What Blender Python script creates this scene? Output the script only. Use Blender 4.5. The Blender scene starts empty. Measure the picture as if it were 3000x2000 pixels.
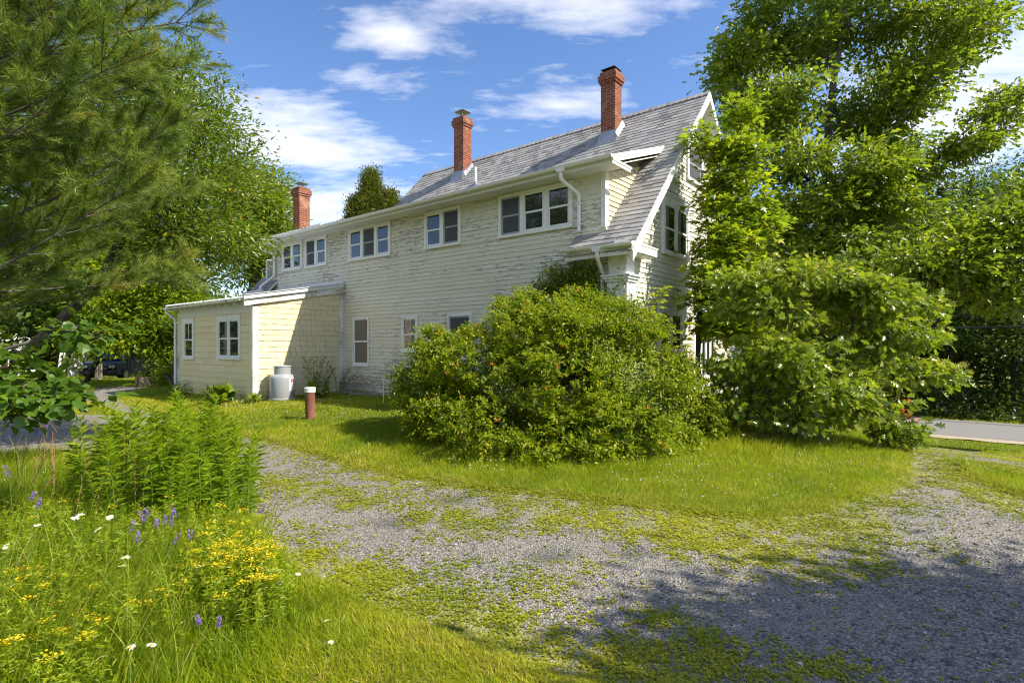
SUN_E = 3.7; SKY_STR = .115; EXPO = 1.30; DENOISE = True
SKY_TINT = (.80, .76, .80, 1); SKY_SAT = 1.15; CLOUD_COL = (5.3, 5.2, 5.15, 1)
CLOUDS_AND_FILL = [(-.79, 1.95, .62, .55, 1.0), (.19, 1.30, .42, .16, 1.0), (1.55, 1.6, .85, .95, 1.05), (-.28, 1.42, .26, .16, .85), (.75, 1.5, .35, .28, .72), (.15, 1.78, .5, .25, .68), (-.45, 1.62, .35, .2, .62), (-.9, 2.6, .9, .7, .85),
          (-1.6, -1.0, 2.2, 1.6, 1.15), (.6, -2.2, 1.8, 1.6, 1.1), (0, 4.5, 5, 1.6, .75)]  # the two behind the camera are unseen, added to fill the shaded wall
import bpy, math
import numpy as np
from mathutils import Vector, Matrix

rng = np.random.default_rng(11)
SC = bpy.context.scene
COL = SC.collection

# ------------------------------------------------------------------ camera numbers and house frame
F = 1604.0; CX = 1500.0; HY = 1010.0; EYE = 1.6
U = np.array([-1980.0, F]); U /= np.hypot(*U)          # along the long wall, away from the near corner
V = np.array([U[1], -U[0]])                            # along the gable wall
C0 = np.array([0.2082 * 10.4, 10.4])                   # near house corner on the ground

def uv(x, y):
    dx = np.asarray(x) - C0[0]; dy = np.asarray(y) - C0[1]
    return dx * U[0] + dy * U[1], dx * V[0] + dy * V[1]
def xy(u, v):
    return C0[0] + u * U[0] + v * V[0], C0[1] + u * U[1] + v * V[1]
def sm(t, a, b):
    t = np.clip((np.asarray(t, float) - a) / (b - a), 0, 1)
    return t * t * (3 - 2 * t)

# smooth value noise for layout
_NT = np.random.default_rng(5).random((256, 256))
def vnoise(x, y, s=1.0, seed=0):
    x = np.asarray(x, float) * s + seed * 17.3; y = np.asarray(y, float) * s + seed * 9.1
    xi = np.floor(x).astype(int); yi = np.floor(y).astype(int)
    fx = x - xi; fy = y - yi; fx = fx * fx * (3 - 2 * fx); fy = fy * fy * (3 - 2 * fy)
    g = lambda a, b: _NT[a % 256, b % 256]
    return (g(xi, yi) * (1 - fx) + g(xi + 1, yi) * fx) * (1 - fy) + (g(xi, yi + 1) * (1 - fx) + g(xi + 1, yi + 1) * fx) * fy
def fnoise(x, y, s=1.0, seed=0):
    return (vnoise(x, y, s, seed) + .5 * vnoise(x, y, 2.1 * s, seed + 3) + .25 * vnoise(x, y, 4.3 * s, seed + 6)) / 1.75

def gz0(x, y):
    u, v = uv(x, y)
    z = .2 * sm(v, -5.2, -1.2) * sm(u, -4.0, .5)
    z = z - 1.25 * sm(v, -.5, 11.6)
    z = z - np.clip(.045 * (np.asarray(y) - 20), 0, 1.6) * sm(-np.asarray(x), 2, 9) * (1 - sm(v, 4, 8))
    return z

def W(px, py, depth):                                   # a point at a given distance
    x = px / .784; y = py / .784
    return np.array([(x - CX) / F * depth, depth, EYE - (y - HY) / F * depth])
def G(px, py, z=0.0):                                   # a point on the ground
    x = px / .784; y = py / .784
    zz = z
    for _ in range(6):
        d = (EYE - zz) * F / max(y - HY, 8.0)
        X = (x - CX) / F * d
        zz = float(gz0(X, d))
    return np.array([X, d])

# ------------------------------------------------------------------ mesh helpers
def link(o, parent=None):
    COL.objects.link(o)
    if parent is not None: o.parent = parent
    return o

def mesh_np(name, verts, polys, mat, parent=None, tint=None, smooth=False, mats=None, midx=None):
    """polys: list of int arrays (n,k)"""
    me = bpy.data.meshes.new(name)
    verts = np.asarray(verts, np.float32)
    me.vertices.add(len(verts)); me.vertices.foreach_set('co', verts.ravel())
    loops = np.concatenate([p.ravel() for p in polys]).astype(np.int32)
    tot = np.concatenate([np.full(len(p), p.shape[1], np.int32) for p in polys])
    start = np.concatenate([[0], np.cumsum(tot)[:-1]]).astype(np.int32)
    me.loops.add(len(loops)); me.loops.foreach_set('vertex_index', loops)
    me.polygons.add(len(tot)); me.polygons.foreach_set('loop_start', start)
    if tint is not None:
        a = me.attributes.new('tint', 'FLOAT', 'POINT')
        a.data.foreach_set('value', np.asarray(tint, np.float32))
    for m in (mats or [mat]): me.materials.append(m)
    if midx is not None: me.polygons.foreach_set('material_index', np.asarray(midx, np.int32))
    me.polygons.foreach_set('use_smooth', np.full(len(tot), bool(smooth)))
    me.update(calc_edges=True); me.validate()
    return link(bpy.data.objects.new(name, me), parent)

class MB:
    def __init__(s): s.v = []; s.f = {}; s.t = []; s.n = 0
    def add(s, V_, F_, t=.5):
        V_ = np.asarray(V_, float).reshape(-1, 3)
        for f in F_:
            s.f.setdefault(len(f), []).append([i + s.n for i in f])
        s.v.append(V_); s.n += len(V_); s.t.append(np.full(len(V_), t))
        return s
    def bulk(s, V_, arrs, t=.5):
        V_ = np.asarray(V_, float).reshape(-1, 3)
        for a in arrs:
            if len(a): s.f.setdefault(a.shape[1], []).extend((a + s.n).tolist())
        s.v.append(V_); s.n += len(V_); s.t.append(np.broadcast_to(np.asarray(t, float), (len(V_),)).copy())
        return s
    def box(s, a, b, t=.5, M=None):
        x0, y0, z0 = np.minimum(a, b); x1, y1, z1 = np.maximum(a, b)
        P = np.array([(x0,y0,z0),(x1,y0,z0),(x1,y1,z0),(x0,y1,z0),(x0,y0,z1),(x1,y0,z1),(x1,y1,z1),(x0,y1,z1)])
        if M is not None: P = P @ np.array(M)[:3,:3].T + np.array(M)[:3,3]
        return s.add(P, [(0,3,2,1),(4,5,6,7),(0,1,5,4),(1,2,6,5),(2,3,7,6),(3,0,4,7)], t)
    def hexa(s, P, t=.5):                               # eight corners: bottom four (ccw), top four
        return s.add(P, [(0,3,2,1),(4,5,6,7),(0,1,5,4),(1,2,6,5),(2,3,7,6),(3,0,4,7)], t)
    def prism(s, poly, d, t=.5):                        # polygon (3D points) extruded by vector d
        P = np.asarray(poly, float); n = len(P); Q = P + np.asarray(d, float)
        return s.add(np.vstack([P, Q]), [tuple(range(n))[::-1], tuple(range(n, 2 * n))] + [(i, (i + 1) % n, n + (i + 1) % n, n + i) for i in range(n)], t)
    def tube(s, pts, r, k=10, t=.5, cap=True):
        pts = np.asarray(pts, float); n = len(pts)
        r = np.broadcast_to(np.asarray(r, float), (n,))
        d = np.gradient(pts, axis=0); d /= np.linalg.norm(d, axis=1)[:, None] + 1e-9
        ref = np.array([0, 0, 1.0]) if abs(d[0][2]) < .9 else np.array([1.0, 0, 0])
        rings = []
        a = np.cross(d[0], ref); a /= np.linalg.norm(a)
        for i in range(n):
            a = a - d[i] * (a @ d[i]); a /= np.linalg.norm(a) + 1e-9
            b = np.cross(d[i], a)
            th = np.arange(k) * 2 * math.pi / k
            rings.append(pts[i] + r[i] * (np.cos(th)[:, None] * a + np.sin(th)[:, None] * b))
        fs = [(i*k+j, i*k+(j+1)%k, (i+1)*k+(j+1)%k, (i+1)*k+j) for i in range(n-1) for j in range(k)]
        if cap: fs += [tuple(range(k))[::-1], tuple(range((n-1)*k, n*k))]
        return s.add(np.vstack(rings), fs, t)
    def lathe(s, prof, c, k=28, t=.5):                  # prof: (r,z)
        c = np.asarray(c, float); th = np.arange(k) * 2 * math.pi / k
        P = np.vstack([np.stack([c[0] + r*np.cos(th), c[1] + r*np.sin(th), np.full(k, c[2] + z)], 1) for r, z in prof])
        n = len(prof)
        fs = [(i*k+j, i*k+(j+1)%k, (i+1)*k+(j+1)%k, (i+1)*k+j) for i in range(n-1) for j in range(k)]
        fs += [tuple(range(k))[::-1], tuple(range((n-1)*k, n*k))]
        return s.add(P, fs, t)
    def build(s, name, mat, parent=None, smooth=False, bevel=0):
        o = mesh_np(name, np.vstack(s.v), [np.array(v, np.int32) for v in s.f.values()], mat, parent, np.concatenate(s.t), smooth)
        if smooth:
            m = o.modifiers.new('es', 'EDGE_SPLIT'); m.split_angle = math.radians(40)
        if bevel:
            m = o.modifiers.new('bv', 'BEVEL'); m.width = bevel; m.segments = 2; m.limit_method = 'ANGLE'
        return o

def tag(o, label=None, cat=None, group=None, kind=None):
    if label: o['label'] = label
    if cat: o['category'] = cat
    if group: o['group'] = group
    if kind: o['kind'] = kind
    return o
def thing(name, label, cat, loc=(0, 0, 0), rz=0, group=None):
    o = bpy.data.objects.new(name, None); COL.objects.link(o)
    o.empty_display_size = .2
    o.location = loc; o.rotation_euler = (0, 0, rz)
    return tag(o, label, cat, group)
def copy_tree(o, parent=None):
    c = o.copy(); COL.objects.link(c)
    if parent is not None: c.parent = parent
    for ch in [k for k in COL.objects if k.parent == o]: copy_tree(ch, c)
    return c

# ------------------------------------------------------------------ materials
class NT:
    def __init__(s, name):
        s.m = bpy.data.materials.new(name); s.m.use_nodes = True
        s.t = s.m.node_tree; s.t.nodes.clear()
        s.out = s.t.nodes.new('ShaderNodeOutputMaterial')
    def n(s, typ, props=None, **inp):
        nd = s.t.nodes.new('ShaderNode' + typ)
        for k, v in (props or {}).items(): setattr(nd, k, v)
        for k, v in inp.items(): s.set(nd, k, v)
        return nd
    def set(s, nd, k, v):
        key = k
        if isinstance(k, str):
            if k.startswith('i') and k[1:].isdigit(): key = int(k[1:])
            else: key = k.replace('_', ' ')
        sock = nd.inputs[key]
        if isinstance(v, bpy.types.NodeSocket): s.t.links.new(v, sock)
        elif isinstance(v, bpy.types.Node): s.t.links.new(v.outputs[0], sock)
        else:
            if hasattr(sock.default_value, '__len__') and len(sock.default_value) == 4 and len(v) == 3: v = (*v, 1)
            sock.default_value = v
    def math(s, op, a, b=0.0, c=None, clamp=False):
        nd = s.n('Math', {'operation': op, 'use_clamp': clamp}, i0=a, i1=b)
        if c is not None: s.set(nd, 'i2', c)
        return nd.outputs[0]
    def mix(s, f, a, b, blend='MIX'):
        nd = s.n('Mix', {'data_type': 'RGBA', 'blend_type': blend})
        s.set(nd, 0, f); s.set(nd, 6, a); s.set(nd, 7, b)
        return nd.outputs[2]
    def ramp(s, f, stops, interp='LINEAR'):
        nd = s.n('ValToRGB'); cr = nd.color_ramp; cr.interpolation = interp
        while len(cr.elements) < len(stops): cr.elements.new(.5)
        for e, (p, c) in zip(cr.elements, stops):
            e.position = p; e.color = (*c, 1) if len(c) == 3 else c
        s.set(nd, 0, f); return nd.outputs[0]
    def noise(s, vec, scale=5, detail=4, rough=.55, out=0, dist=0):
        nd = s.n('TexNoise'); s.set(nd, 'Vector', vec); s.set(nd, 'Scale', scale); s.set(nd, 'Detail', detail); s.set(nd, 'Roughness', rough); s.set(nd, 'Distortion', dist)
        return nd.outputs[out]
    def map(s, vec, scale=(1, 1, 1), loc=(0, 0, 0), rot=(0, 0, 0)):
        nd = s.n('Mapping'); s.set(nd, 'Vector', vec); s.set(nd, 'Scale', scale); s.set(nd, 'Location', loc); s.set(nd, 'Rotation', rot)
        return nd.outputs[0]
    def obj(s): return s.n('TexCoord').outputs['Object']
    def attr(s, name='tint'): return s.n('Attribute', {'attribute_name': name}).outputs['Fac']
    def bump(s, h, strength=.3, dist=.02):
        nd = s.n('Bump'); s.set(nd, 'Strength', strength); s.set(nd, 'Distance', dist); s.set(nd, 'Height', h)
        return nd.outputs[0]
    def prin(s, color, rough=.6, spec=.4, normal=None, metal=0, **kw):
        nd = s.n('BsdfPrincipled'); s.set(nd, 'Base Color', color); s.set(nd, 'Roughness', rough); s.set(nd, 'Specular IOR Level', spec); s.set(nd, 'Metallic', metal)
        if normal is not None: s.set(nd, 'Normal', normal)
        for k, v in kw.items(): s.set(nd, k, v)
        return nd.outputs[0]
    def done(s, sh):
        s.t.links.new(sh, s.out.inputs['Surface']); return s.m

def along(N):                                            # (x+y, 0, z) of the object coordinates
    o = N.obj(); sp = N.n('SeparateXYZ', None, Vector=o)
    h = N.math('ADD', sp.outputs[0], sp.outputs[1])
    return N.n('CombineXYZ', None, X=h, Y=0.0, Z=sp.outputs[2]).outputs[0], h, sp.outputs[2]

def m_paint(name, col, dirt=(.30, .27, .22), amt=.5, rough=.55):
    N = NT(name); vec, h, z = along(N)
    big = N.noise(N.map(vec, (1, 1, 1)), 1.1, 4)
    fine = N.noise(N.map(vec, (3, 1, 9)), 3, 5, .65)
    f = N.math('MULTIPLY', N.math('SUBTRACT', N.math('ADD', N.math('MULTIPLY', big, .45), N.math('MULTIPLY', fine, .55)), .53 - .06 * amt), 9, clamp=True)
    f = N.math('MULTIPLY', f, amt)
    c = N.mix(f, col, dirt)
    return N.done(N.prin(c, rough, .35, N.bump(fine, .15, .004)))

def m_clap(name, col, col2, wear, wood=(.21, .19, .165), along_s=1.5, z_s=13.0):
    N = NT(name); vec, h, z = along(N)
    t = N.attr()
    base = N.mix(N.math('MULTIPLY', t, 1.0), col, col2)
    base = N.mix(N.math('MULTIPLY', N.noise(vec, .8, 3), .35), base, (col[0] * .8, col[1] * .79, col[2] * .74))
    a = N.noise(N.map(vec, (along_s, 1, z_s)), 2.2, 5, .62)
    b = N.noise(N.map(vec, (along_s * 3.2, 1, z_s * 2.4), (3, 0, 7)), 2.6, 4, .6)
    area = N.noise(vec, .55, 3, .5)
    low = N.math('MULTIPLY', N.math('SUBTRACT', 1.3, z, clamp=True), .10)           # splash zone near the ground
    s = N.math('ADD', N.math('ADD', N.math('MULTIPLY', a, .55), N.math('MULTIPLY', b, .33)), N.math('ADD', N.math('MULTIPLY', area, .30), low))
    s = N.math('ADD', s, N.math('MULTIPLY', N.math('SUBTRACT', t, .5), .05))
    f = N.math('MULTIPLY', N.math('SUBTRACT', s, .685 - wear), 26, clamp=True)
    wd = N.mix(N.noise(N.map(vec, (6, 1, 90)), 2, 3), wood, tuple(k * 1.9 for k in wood))
    c = N.mix(N.math('MULTIPLY', f, .92), base, wd)
    hgt = N.math('SUBTRACT', N.math('MULTIPLY', b, .25), f)
    return N.done(N.prin(c, .62, .3, N.bump(hgt, .5, .004)))

def m_shingle_roof():
    N = NT('asphalt_shingles'); o = N.obj(); t = N.attr()
    wn = N.noise(o, 55, 3, .7); big = N.noise(N.map(o, (1, .35, .35)), 1.2, 4)
    c = N.ramp(t, [(0, (.19, .186, .185)), (.25, (.285, .278, .272)), (.75, (.36, .35, .342)), (1, (.42, .405, .395))])
    c = N.mix(N.math('MULTIPLY', wn, .4), c, (.16, .16, .165))
    c = N.mix(N.math('MULTIPLY', N.math('SUBTRACT', big, .5, clamp=True), 1.2), c, (.18, .155, .135))
    return N.done(N.prin(c, .9, .2, N.bump(wn, .4, .006)))

def m_brick():
    N = NT('brick'); o = N.obj(); sp = N.n('SeparateXYZ', None, Vector=o)
    h = N.math('ADD', sp.outputs[0], sp.outputs[1])
    v = N.n('CombineXYZ', None, X=h, Y=sp.outputs[2], Z=0.0).outputs[0]
    b = N.n('TexBrick', {'offset': .5}, Vector=v, Color1=(.17, .042, .022), Color2=(.27, .072, .036), Mortar=(.30, .22, .17), Scale=1.0)
    for k, x in (('Brick Width', .20), ('Row Height', .068), ('Mortar Size', .0075), ('Mortar Smooth', .25), ('Bias', -.1)): b.inputs[k].default_value = x
    nz = N.noise(o, 9, 5, .65); n2 = N.noise(o, 2.2, 3)
    c = N.mix(N.math('MULTIPLY', N.math('SUBTRACT', nz, .48, clamp=True), 2.6), b.outputs[0], (.12, .05, .035))
    c = N.mix(N.math('MULTIPLY', N.math('SUBTRACT', n2, .56, clamp=True), 3.5), c, (.42, .26, .16))
    return N.done(N.prin(c, .85, .2, N.bump(N.math('SUBTRACT', nz, b.outputs[1]), .6, .01)))

def m_simple(name, col, rough=.6, spec=.4, metal=0, var=.25, scale=6, bump=.1):
    N = NT(name); o = N.obj(); nz = N.noise(o, scale, 5, .6)
    c = N.mix(N.math('MULTIPLY', nz, var * 2), col, tuple(k * .55 for k in col))
    return N.done(N.prin(c, rough, spec, N.bump(nz, bump, .006), metal))

def m_glass(name='window_glass', col=(.012, .016, .018), ior=1.72):
    N = NT(name); o = N.obj()
    nz = N.noise(o, 1.3, 2)
    p = N.prin(col, .035, .5, N.bump(nz, .05, .03)); p.node.inputs['IOR'].default_value = ior
    return N.done(p)

def m_leaf(name, stops, trans=.38, tcol=None, rough=.42, spec=.45, hue=.0):
    N = NT(name); t = N.attr()
    c = N.ramp(t, stops)
    p = N.prin(c, rough, spec)
    tc = N.mix(.35, c, tcol or (.30, .42, .03))
    tr = N.n('BsdfTranslucent', None, Color=N.mix(1.0, tc, (1.5, 1.5, 1.2), 'MULTIPLY'))
    mx = N.n('MixShader', None, i0=trans, i1=p, i2=tr)
    return N.done(mx.outputs[0])

def m_bark(name, col, col2, sc=9):
    N = NT(name); o = N.obj()
    nz = N.noise(N.map(o, (1, 1, .22)), sc, 5, .65)
    return N.done(N.prin(N.ramp(nz, [(.3, col), (.7, col2)]), .85, .2, N.bump(nz, .8, .03)))

M = {}
M['white'] = m_paint('white_trim_paint', (.76, .76, .74), amt=.35)
M['whiteworn'] = m_paint('worn_white_paint', (.74, .73, .70), (.22, .19, .16), amt=.75)
M['cream'] = m_paint('cream_trim_paint', (.66, .66, .60), amt=.2)
M['gutter'] = m_paint('gutter_white', (.74, .75, .73), (.45, .42, .36), amt=.3, rough=.35)
M['clap'] = m_clap('peeling_clapboard', (.66, .635, .51), (.72, .70, .61), .056)
M['clapg'] = m_clap('peeling_gable_clapboard', (.64, .61, .50), (.68, .655, .57), .06)
M['clapd'] = m_clap('dormer_side_clapboard', (.66, .56, .34), (.72, .64, .44), .065)
M['yshing'] = m_clap('yellow_wall_shingle', (.69, .585, .35), (.77, .68, .45), -.07, wood=(.3, .24, .15), along_s=6, z_s=4)
M['roof'] = m_shingle_roof()
M['brick'] = m_brick()
M['glass'] = m_glass()
M['screentan'] = m_simple('tan_screen', (.20, .175, .14), .8, .2, var=.15)
M['room'] = m_simple('unlit_black', (.03, .03, .03), .9, .1)
M['screen'] = m_simple('insect_screen', (.07, .078, .088), .7, .25, var=.1)
M['sashgrey'] = m_simple('screen_frame_grey', (.30, .32, .35), .5, .4, var=.1)
M['curtain'] = m_simple('curtain_cloth', (.24, .24, .225), .9, .1, scale=20)
M['lead'] = m_simple('lead_flashing', (.36, .38, .42), .45, .5, .35, .35, 9, .5)
M['steel'] = m_simple('galvanised_steel', (.45, .46, .47), .38, .5, .8, .2, 8)
M['darksteel'] = m_simple('dark_cap_steel', (.05, .05, .06), .5, .4, .5)
M['metalroof'] = m_simple('white_metal_roofing', (.70, .71, .72), .35, .5, 0, .15, 3)
M['wood'] = m_bark('grey_weathered_wood', (.16, .13, .10), (.33, .29, .24), 14)
M['stone'] = m_simple('granite', (.30, .27, .24), .85, .2, 0, .4, 7, .6)
M['rust'] = None
# ================================================================== the farmhouse
HROT = math.atan2(-U[1], -U[0])
house = thing('farmhouse', 'long two-storey farmhouse with peeling cream clapboards and a grey shingled gable roof', 'house', (C0[0], C0[1], 0), HROT)
hr = np.random.default_rng(3)
def H(u, v, z): return (-u, v, z)
RA, RB = 3.81, 1.066                                     # roof plane z = RA + RB*v
TH = math.atan(RB); CT, ST = math.cos(TH), math.sin(TH)

def courses(mb, o, ax, up, n, s0, s1, lo, hi, e, lip, seg=(1.2, 3.6), jit=.003, gap=0.0, tvar=1.0):
    o, ax, up, n = [np.asarray(k, float) for k in (o, ax, up, n)]
    s = s0; row = 0
    while s < s1 - 1e-4:
        st = min(s + e, s1); sm_ = (s + st) / 2
        lb, lt, rb, rt = lo(s), lo(st), hi(s), hi(st)
        a, b = max(lb, lt), min(rb, rt)
        if max(rb, rt) - min(lb, lt) > .03:
            js = [a]; 
            x = a + hr.uniform(.2, 1) * seg[1]
            while x < b - seg[0] * .4:
                js.append(x); x += hr.uniform(*seg)
            js.append(max(b, a))
            rowj = hr.normal() * jit * .5
            for i in range(len(js) - 1):
                xl, xr = js[i], js[i + 1]
                bl, br = (lb if i == 0 else xl + gap), (rb if i == len(js) - 2 else xr)
                tl, tr = (lt if i == 0 else xl + gap), (rt if i == len(js) - 2 else xr)
                j1 = hr.normal() * jit + rowj; j2 = j1 + hr.normal() * jit * .7; L = lip * hr.uniform(.8, 1.25)
                P = [o + ax*bl + up*(s+j1) + n*L, o + ax*br + up*(s+j2) + n*L, o + ax*tr + up*(st+.004) + n*.002, o + ax*tl + up*(st+.004) + n*.002,
                     o + ax*bl + up*(s+j1) , o + ax*br + up*(s+j2)]
                F_ = [(0, 1, 2, 3), (4, 5, 1, 0)]
                mb.add(P, F_, np.clip(.5 + (hr.random() - .5) * tvar, 0, 1))
        s += e; row += 1
    return mb

X = np.array([1.0, 0, 0]); Y = np.array([0, 1.0, 0]); Z = np.array([0, 0, 1.0])
const = lambda c: (lambda s: c)

# ---- rear wall (v = 0)
mb = MB(); mb.box(H(0, .005, .15), H(14.05, .12, 3.6)); mb.box(H(.45, .006, 3.6), H(13.36, .121, 5.02)); mb.build('rear_wall_core', M['cream'], house)
house_wall = MB()
sill = lambda s: .25
courses(house_wall, (0, 0, 0), -X, Z, -Y, .2, 3.35, const(.05), lambda z: 9.25 if z < 3.1 else 14.0, .1016, .017)
courses(house_wall, (0, 0, 0), -X, Z, -Y, 3.35, 3.98, lambda z: 1.12 if z < 3.6 else .5, const(13.36), .1016, .017)
courses(house_wall, (0, 0, 0), -X, Z, -Y, 3.98, 4.99, const(.5), const(13.36), .1016, .017)
house_wall.build('rear_wall', M['clap'], house)
# ---- gable wall (u = 0), facing local +x
lo_g = lambda z: 0.0 if z < 3.72 else (z - 3.72) / RB
hi_g = lambda z: 7.04 - lo_g(z)
mb = MB()
mb.prism([(-.12, 0, .12), (-.12, 7.04, .12), (-.12, 7.04, 3.6), (-.12, 3.52, 7.42), (-.12, 0, 3.6)], (.115, 0, 0))
mb.box(H(.13, 6.95, -.6), H(14.05, 7.04, 3.6)); mb.box(H(13.95, .1, .1), H(14.05, 6.95, 4.6))
mb.build('wall_core', M['cream'], house)
gw = MB(); courses(gw, (0, 0, 0), Y, Z, X, .2, 7.35, lo_g, lambda z: 3.46 if z < 2.55 else hi_g(z), .1016, .017)
courses(gw, (0, 0, 0), Y, Z, X, -.2, 2.55, const(4.9), const(7.0), .1016, .017)
gw.build('gable_wall', M['clapg'], house)
# ---- dormer side wall (u = .45)
dm = MB(); zb = lambda v: RA + RB * v
dz = lambda v: 4.93 + .35 * v
courses(dm, (-.45, 0, 0), Y, Z, X, 3.85, 5.6, lambda z: 0.0 if z < 4.97 else (z - 4.93) / .35, lambda z: max((z - RA) / RB, .0) , .1016, .02)
dm.build('dormer_side_wall', M['clapd'], house)
mb = MB(); mb.prism([H(.47, 0, 3.7), H(.47, 1.9, 5.75), H(.47, 1.9, 5.6), H(.47, 0, 4.95)], (-.05, 0, 0)); mb.build('dormer_cheek_core', M['cream'], house)
# ---- corner trim
mb = MB()
mb.box(H(.52, -.03, 3.9), H(.43, .05, 4.97)); mb.box(H(.446, -.028, 3.92), H(.425, .10, 4.99))
mb.build('dormer_corner_board', M['white'], house)
mb = MB()
mb.box(H(.36, -.10, .15), H(-.07, .27, 2.86))            # pilaster
for a, b, c, d in ((.39, -.13, -.10, .30),):
    mb.box(H(a, b, 2.80), H(c, d, 2.85)); mb.box(H(a + .03, b - .03, 2.851), H(c - .03, d + .03, 2.90)); mb.box(H(a + .06, b - .06, 2.901), H(c - .06, d + .06, 2.935))
mb.box(H(.33, -.08, 2.936), H(-.05, .25, 3.12)); mb.box(H(.34, -.09, 3.121), H(-.06, .26, 3.30))
for w in (.30, .17, .04):
    mb.box(H(w, -.118, .5), H(w - .045, -.099, 2.66))
mb.box(H(.32, -.118, 2.661), H(-.03, -.099, 2.72))
for w in (.0, .09, .18):
    mb.box(H(-.069, w, .5), H(-.088, w + .035, 2.66))
mb.build('corner_pilaster', M['white'], house, bevel=.004)
mb = MB(); mb.box(H(-.02, 3.44, .1), H(.05, 3.54, 2.56)); mb.box(H(-.03, 3.44, 2.56), H(.0, 4.95, 2.68)); mb.box(H(-.02, 4.86, -.1), H(.05, 4.96, 2.56)); mb.build('porch_frame', M['white'], house)
mb = MB(); mb.box(H(-.03, 6.98, -.2), H(.04, 7.09, 3.5)); mb.build('corner_board', M['white'], house)

# ---- roof
rf = MB()
def hi_r(s):
    v = -.45 + s * CT
    return 1.1 if v < -.005 else (.47 if v < 2.02 else 9.55)
smax = (3.52 + .45) / CT
def roof_strip(mb, s0, s1, lo, hi):
    courses(mb, H(0, -.45, RA - .45 * RB), -X, (0, CT, ST), (0, -ST, CT), s0, s1, lo, hi, .142, .013, (.13, .27), .004, 0, 1.0)
sA = .45 / CT; sB = (2.03 + .45) / CT
roof_strip(rf, -.02, sA, const(-.36), const(1.1)); roof_strip(rf, sA, sB, const(-.36), const(.47)); roof_strip(rf, sB, smax, const(-.36), const(9.58))
courses(rf, H(0, -.5, 5.105), -X, (0, math.cos(math.atan(.35)), math.sin(math.atan(.35))), (0, -.33, .944), 0, 2.72, const(.14), const(9.58), .125, .01, (.28, .34), .002)
roof_strip(rf, -.02, (1.3 + .45) / CT, const(13.0), const(14.42))
rf.build('roof', M['roof'], house)
mb = MB()                                                # boards under the shingles, as slabs
def slab(u0, u1, v0, v1, a=RA, b=RB, t=.09, off=.004, flip=False):
    f = (lambda v: 7.04 - v) if flip else (lambda v: v)
    P = [H(u0, f(v0), a + b*v0 - off - t), H(u1, f(v0), a + b*v0 - off - t), H(u1, f(v1), a + b*v1 - off - t), H(u0, f(v1), a + b*v1 - off - t)]
    Q = [(x, y, z + t) for x, y, z in P]
    mb.hexa(P + Q)
slab(-.35, 1.09, -.45, .0); slab(-.35, .46, .001, 2.03); slab(-.35, 9.55, 2.031, 3.515)
slab(-.35, 9.55, -.45, 3.515, flip=True)
slab(13.0, 14.4, -.45, 1.3)
slab(.16, 9.55, -.48, 2.08, 5.105 + .5 * .35, .35, .07)
slab(9.551, 13.46, -.48, 5.5, 5.09, .05, .07); slab(13.3, 14.3, 1.2, 5.0, 5.08, .05, .06)
mb.build('roof_deck', M['cream'], house)
mb = MB(); courses(mb, (.36, 7.04 + .45, RA - .45 * RB), -X, (0, -CT, ST), (0, ST, CT), 0, smax, const(0), const(9.9), .125, .011, (.9, 1.2), .002)
mb.build('front_roof_slope', M['roof'], house)
rc = MB(); u = -.36
while u < 9.5:
    t = hr.random() * .8
    for sgn in (0, 1):
        f = (lambda v: 7.04 - v) if sgn else (lambda v: v)
        z0, z1 = 7.575, 7.575 - .13 * RB * .93
        P = [H(u, 3.52, z0 + .022), H(u + .17, 3.52, z0 + .008), H(u + .17, f(3.39), z1 + .008), H(u, f(3.39), z1 + .024), H(u, f(3.39), z1), H(u, 3.52, z0)]
        rc.add(P, [(0, 1, 2, 3), (0, 3, 4, 5)], t)
    u += .155
rc.build('ridge_cap', M['roof'], house)
# rake boards on the gable end
mb = MB()
def rake(u0, u1, v0, v1, top, dep, flip=False, a=RA, b=RB):
    f = (lambda v: 7.04 - v) if flip else (lambda v: v)
    P = [H(u0, f(v0), a + b*v0 + top - dep), H(u1, f(v0), a + b*v0 + top - dep), H(u1, f(v1), a + b*v1 + top - dep), H(u0, f(v1), a + b*v1 + top - dep)]
    mb.hexa(P + [(x, y, z + dep) for x, y, z in P])
rake(-.381, -.352, -.47, 3.519, -.012, .20); rake(-.381, -.352, -.47, 3.519, -.012, .20, True)
rake(-.345, -.02, -.2, 3.50, -.125, .02); rake(-.345, -.02, -.2, 3.50, -.125, .02, True)     # soffit
rake(-.05, -.018, .05, 3.49, -.15, .17); rake(-.05, -.018, .05, 3.49, -.15, .17, True)       # frieze against the clapboards
mb.build('rake_board', M['white'], house)
# lower eave box, return and frieze
mb = MB()
mb.box(H(1.06, -.43, 3.30), H(-.34, .0, 3.325)); mb.box(H(1.06, -.452, 3.28), H(-.34, -.431, 3.40)); mb.box(H(1.02, -.03, 3.12), H(.345, -.0, 3.299))
mb.box(H(-.31, -.44, 3.301), H(-.35, .62, 3.44)); mb.box(H(-.305, -.42, 3.29), H(-.005, .60, 3.31)); mb.box(H(-.02, .601, 3.30), H(-.33, .63, 3.44))
mb.hexa([H(-.36, -.46, 3.441), H(-.0, -.46, 3.441), H(-.0, .65, 3.441), H(-.36, .65, 3.441), H(-.36, -.46, 3.47), H(-.0, -.46, 3.56), H(-.0, .65, 3.56), H(-.36, .65, 3.47)])
mb.build('eave_return', M['whiteworn'], house); mb = MB()
mb.box(H(14.38, -.43, 3.30), H(13.05, 0, 3.325)); mb.box(H(14.38, -.452, 3.26), H(13.05, -.431, 3.40)); mb.box(H(14.40, -.45, 3.26), H(14.36, .7, 3.42))
mb.build('eave_return', M['whiteworn'], house)
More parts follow.
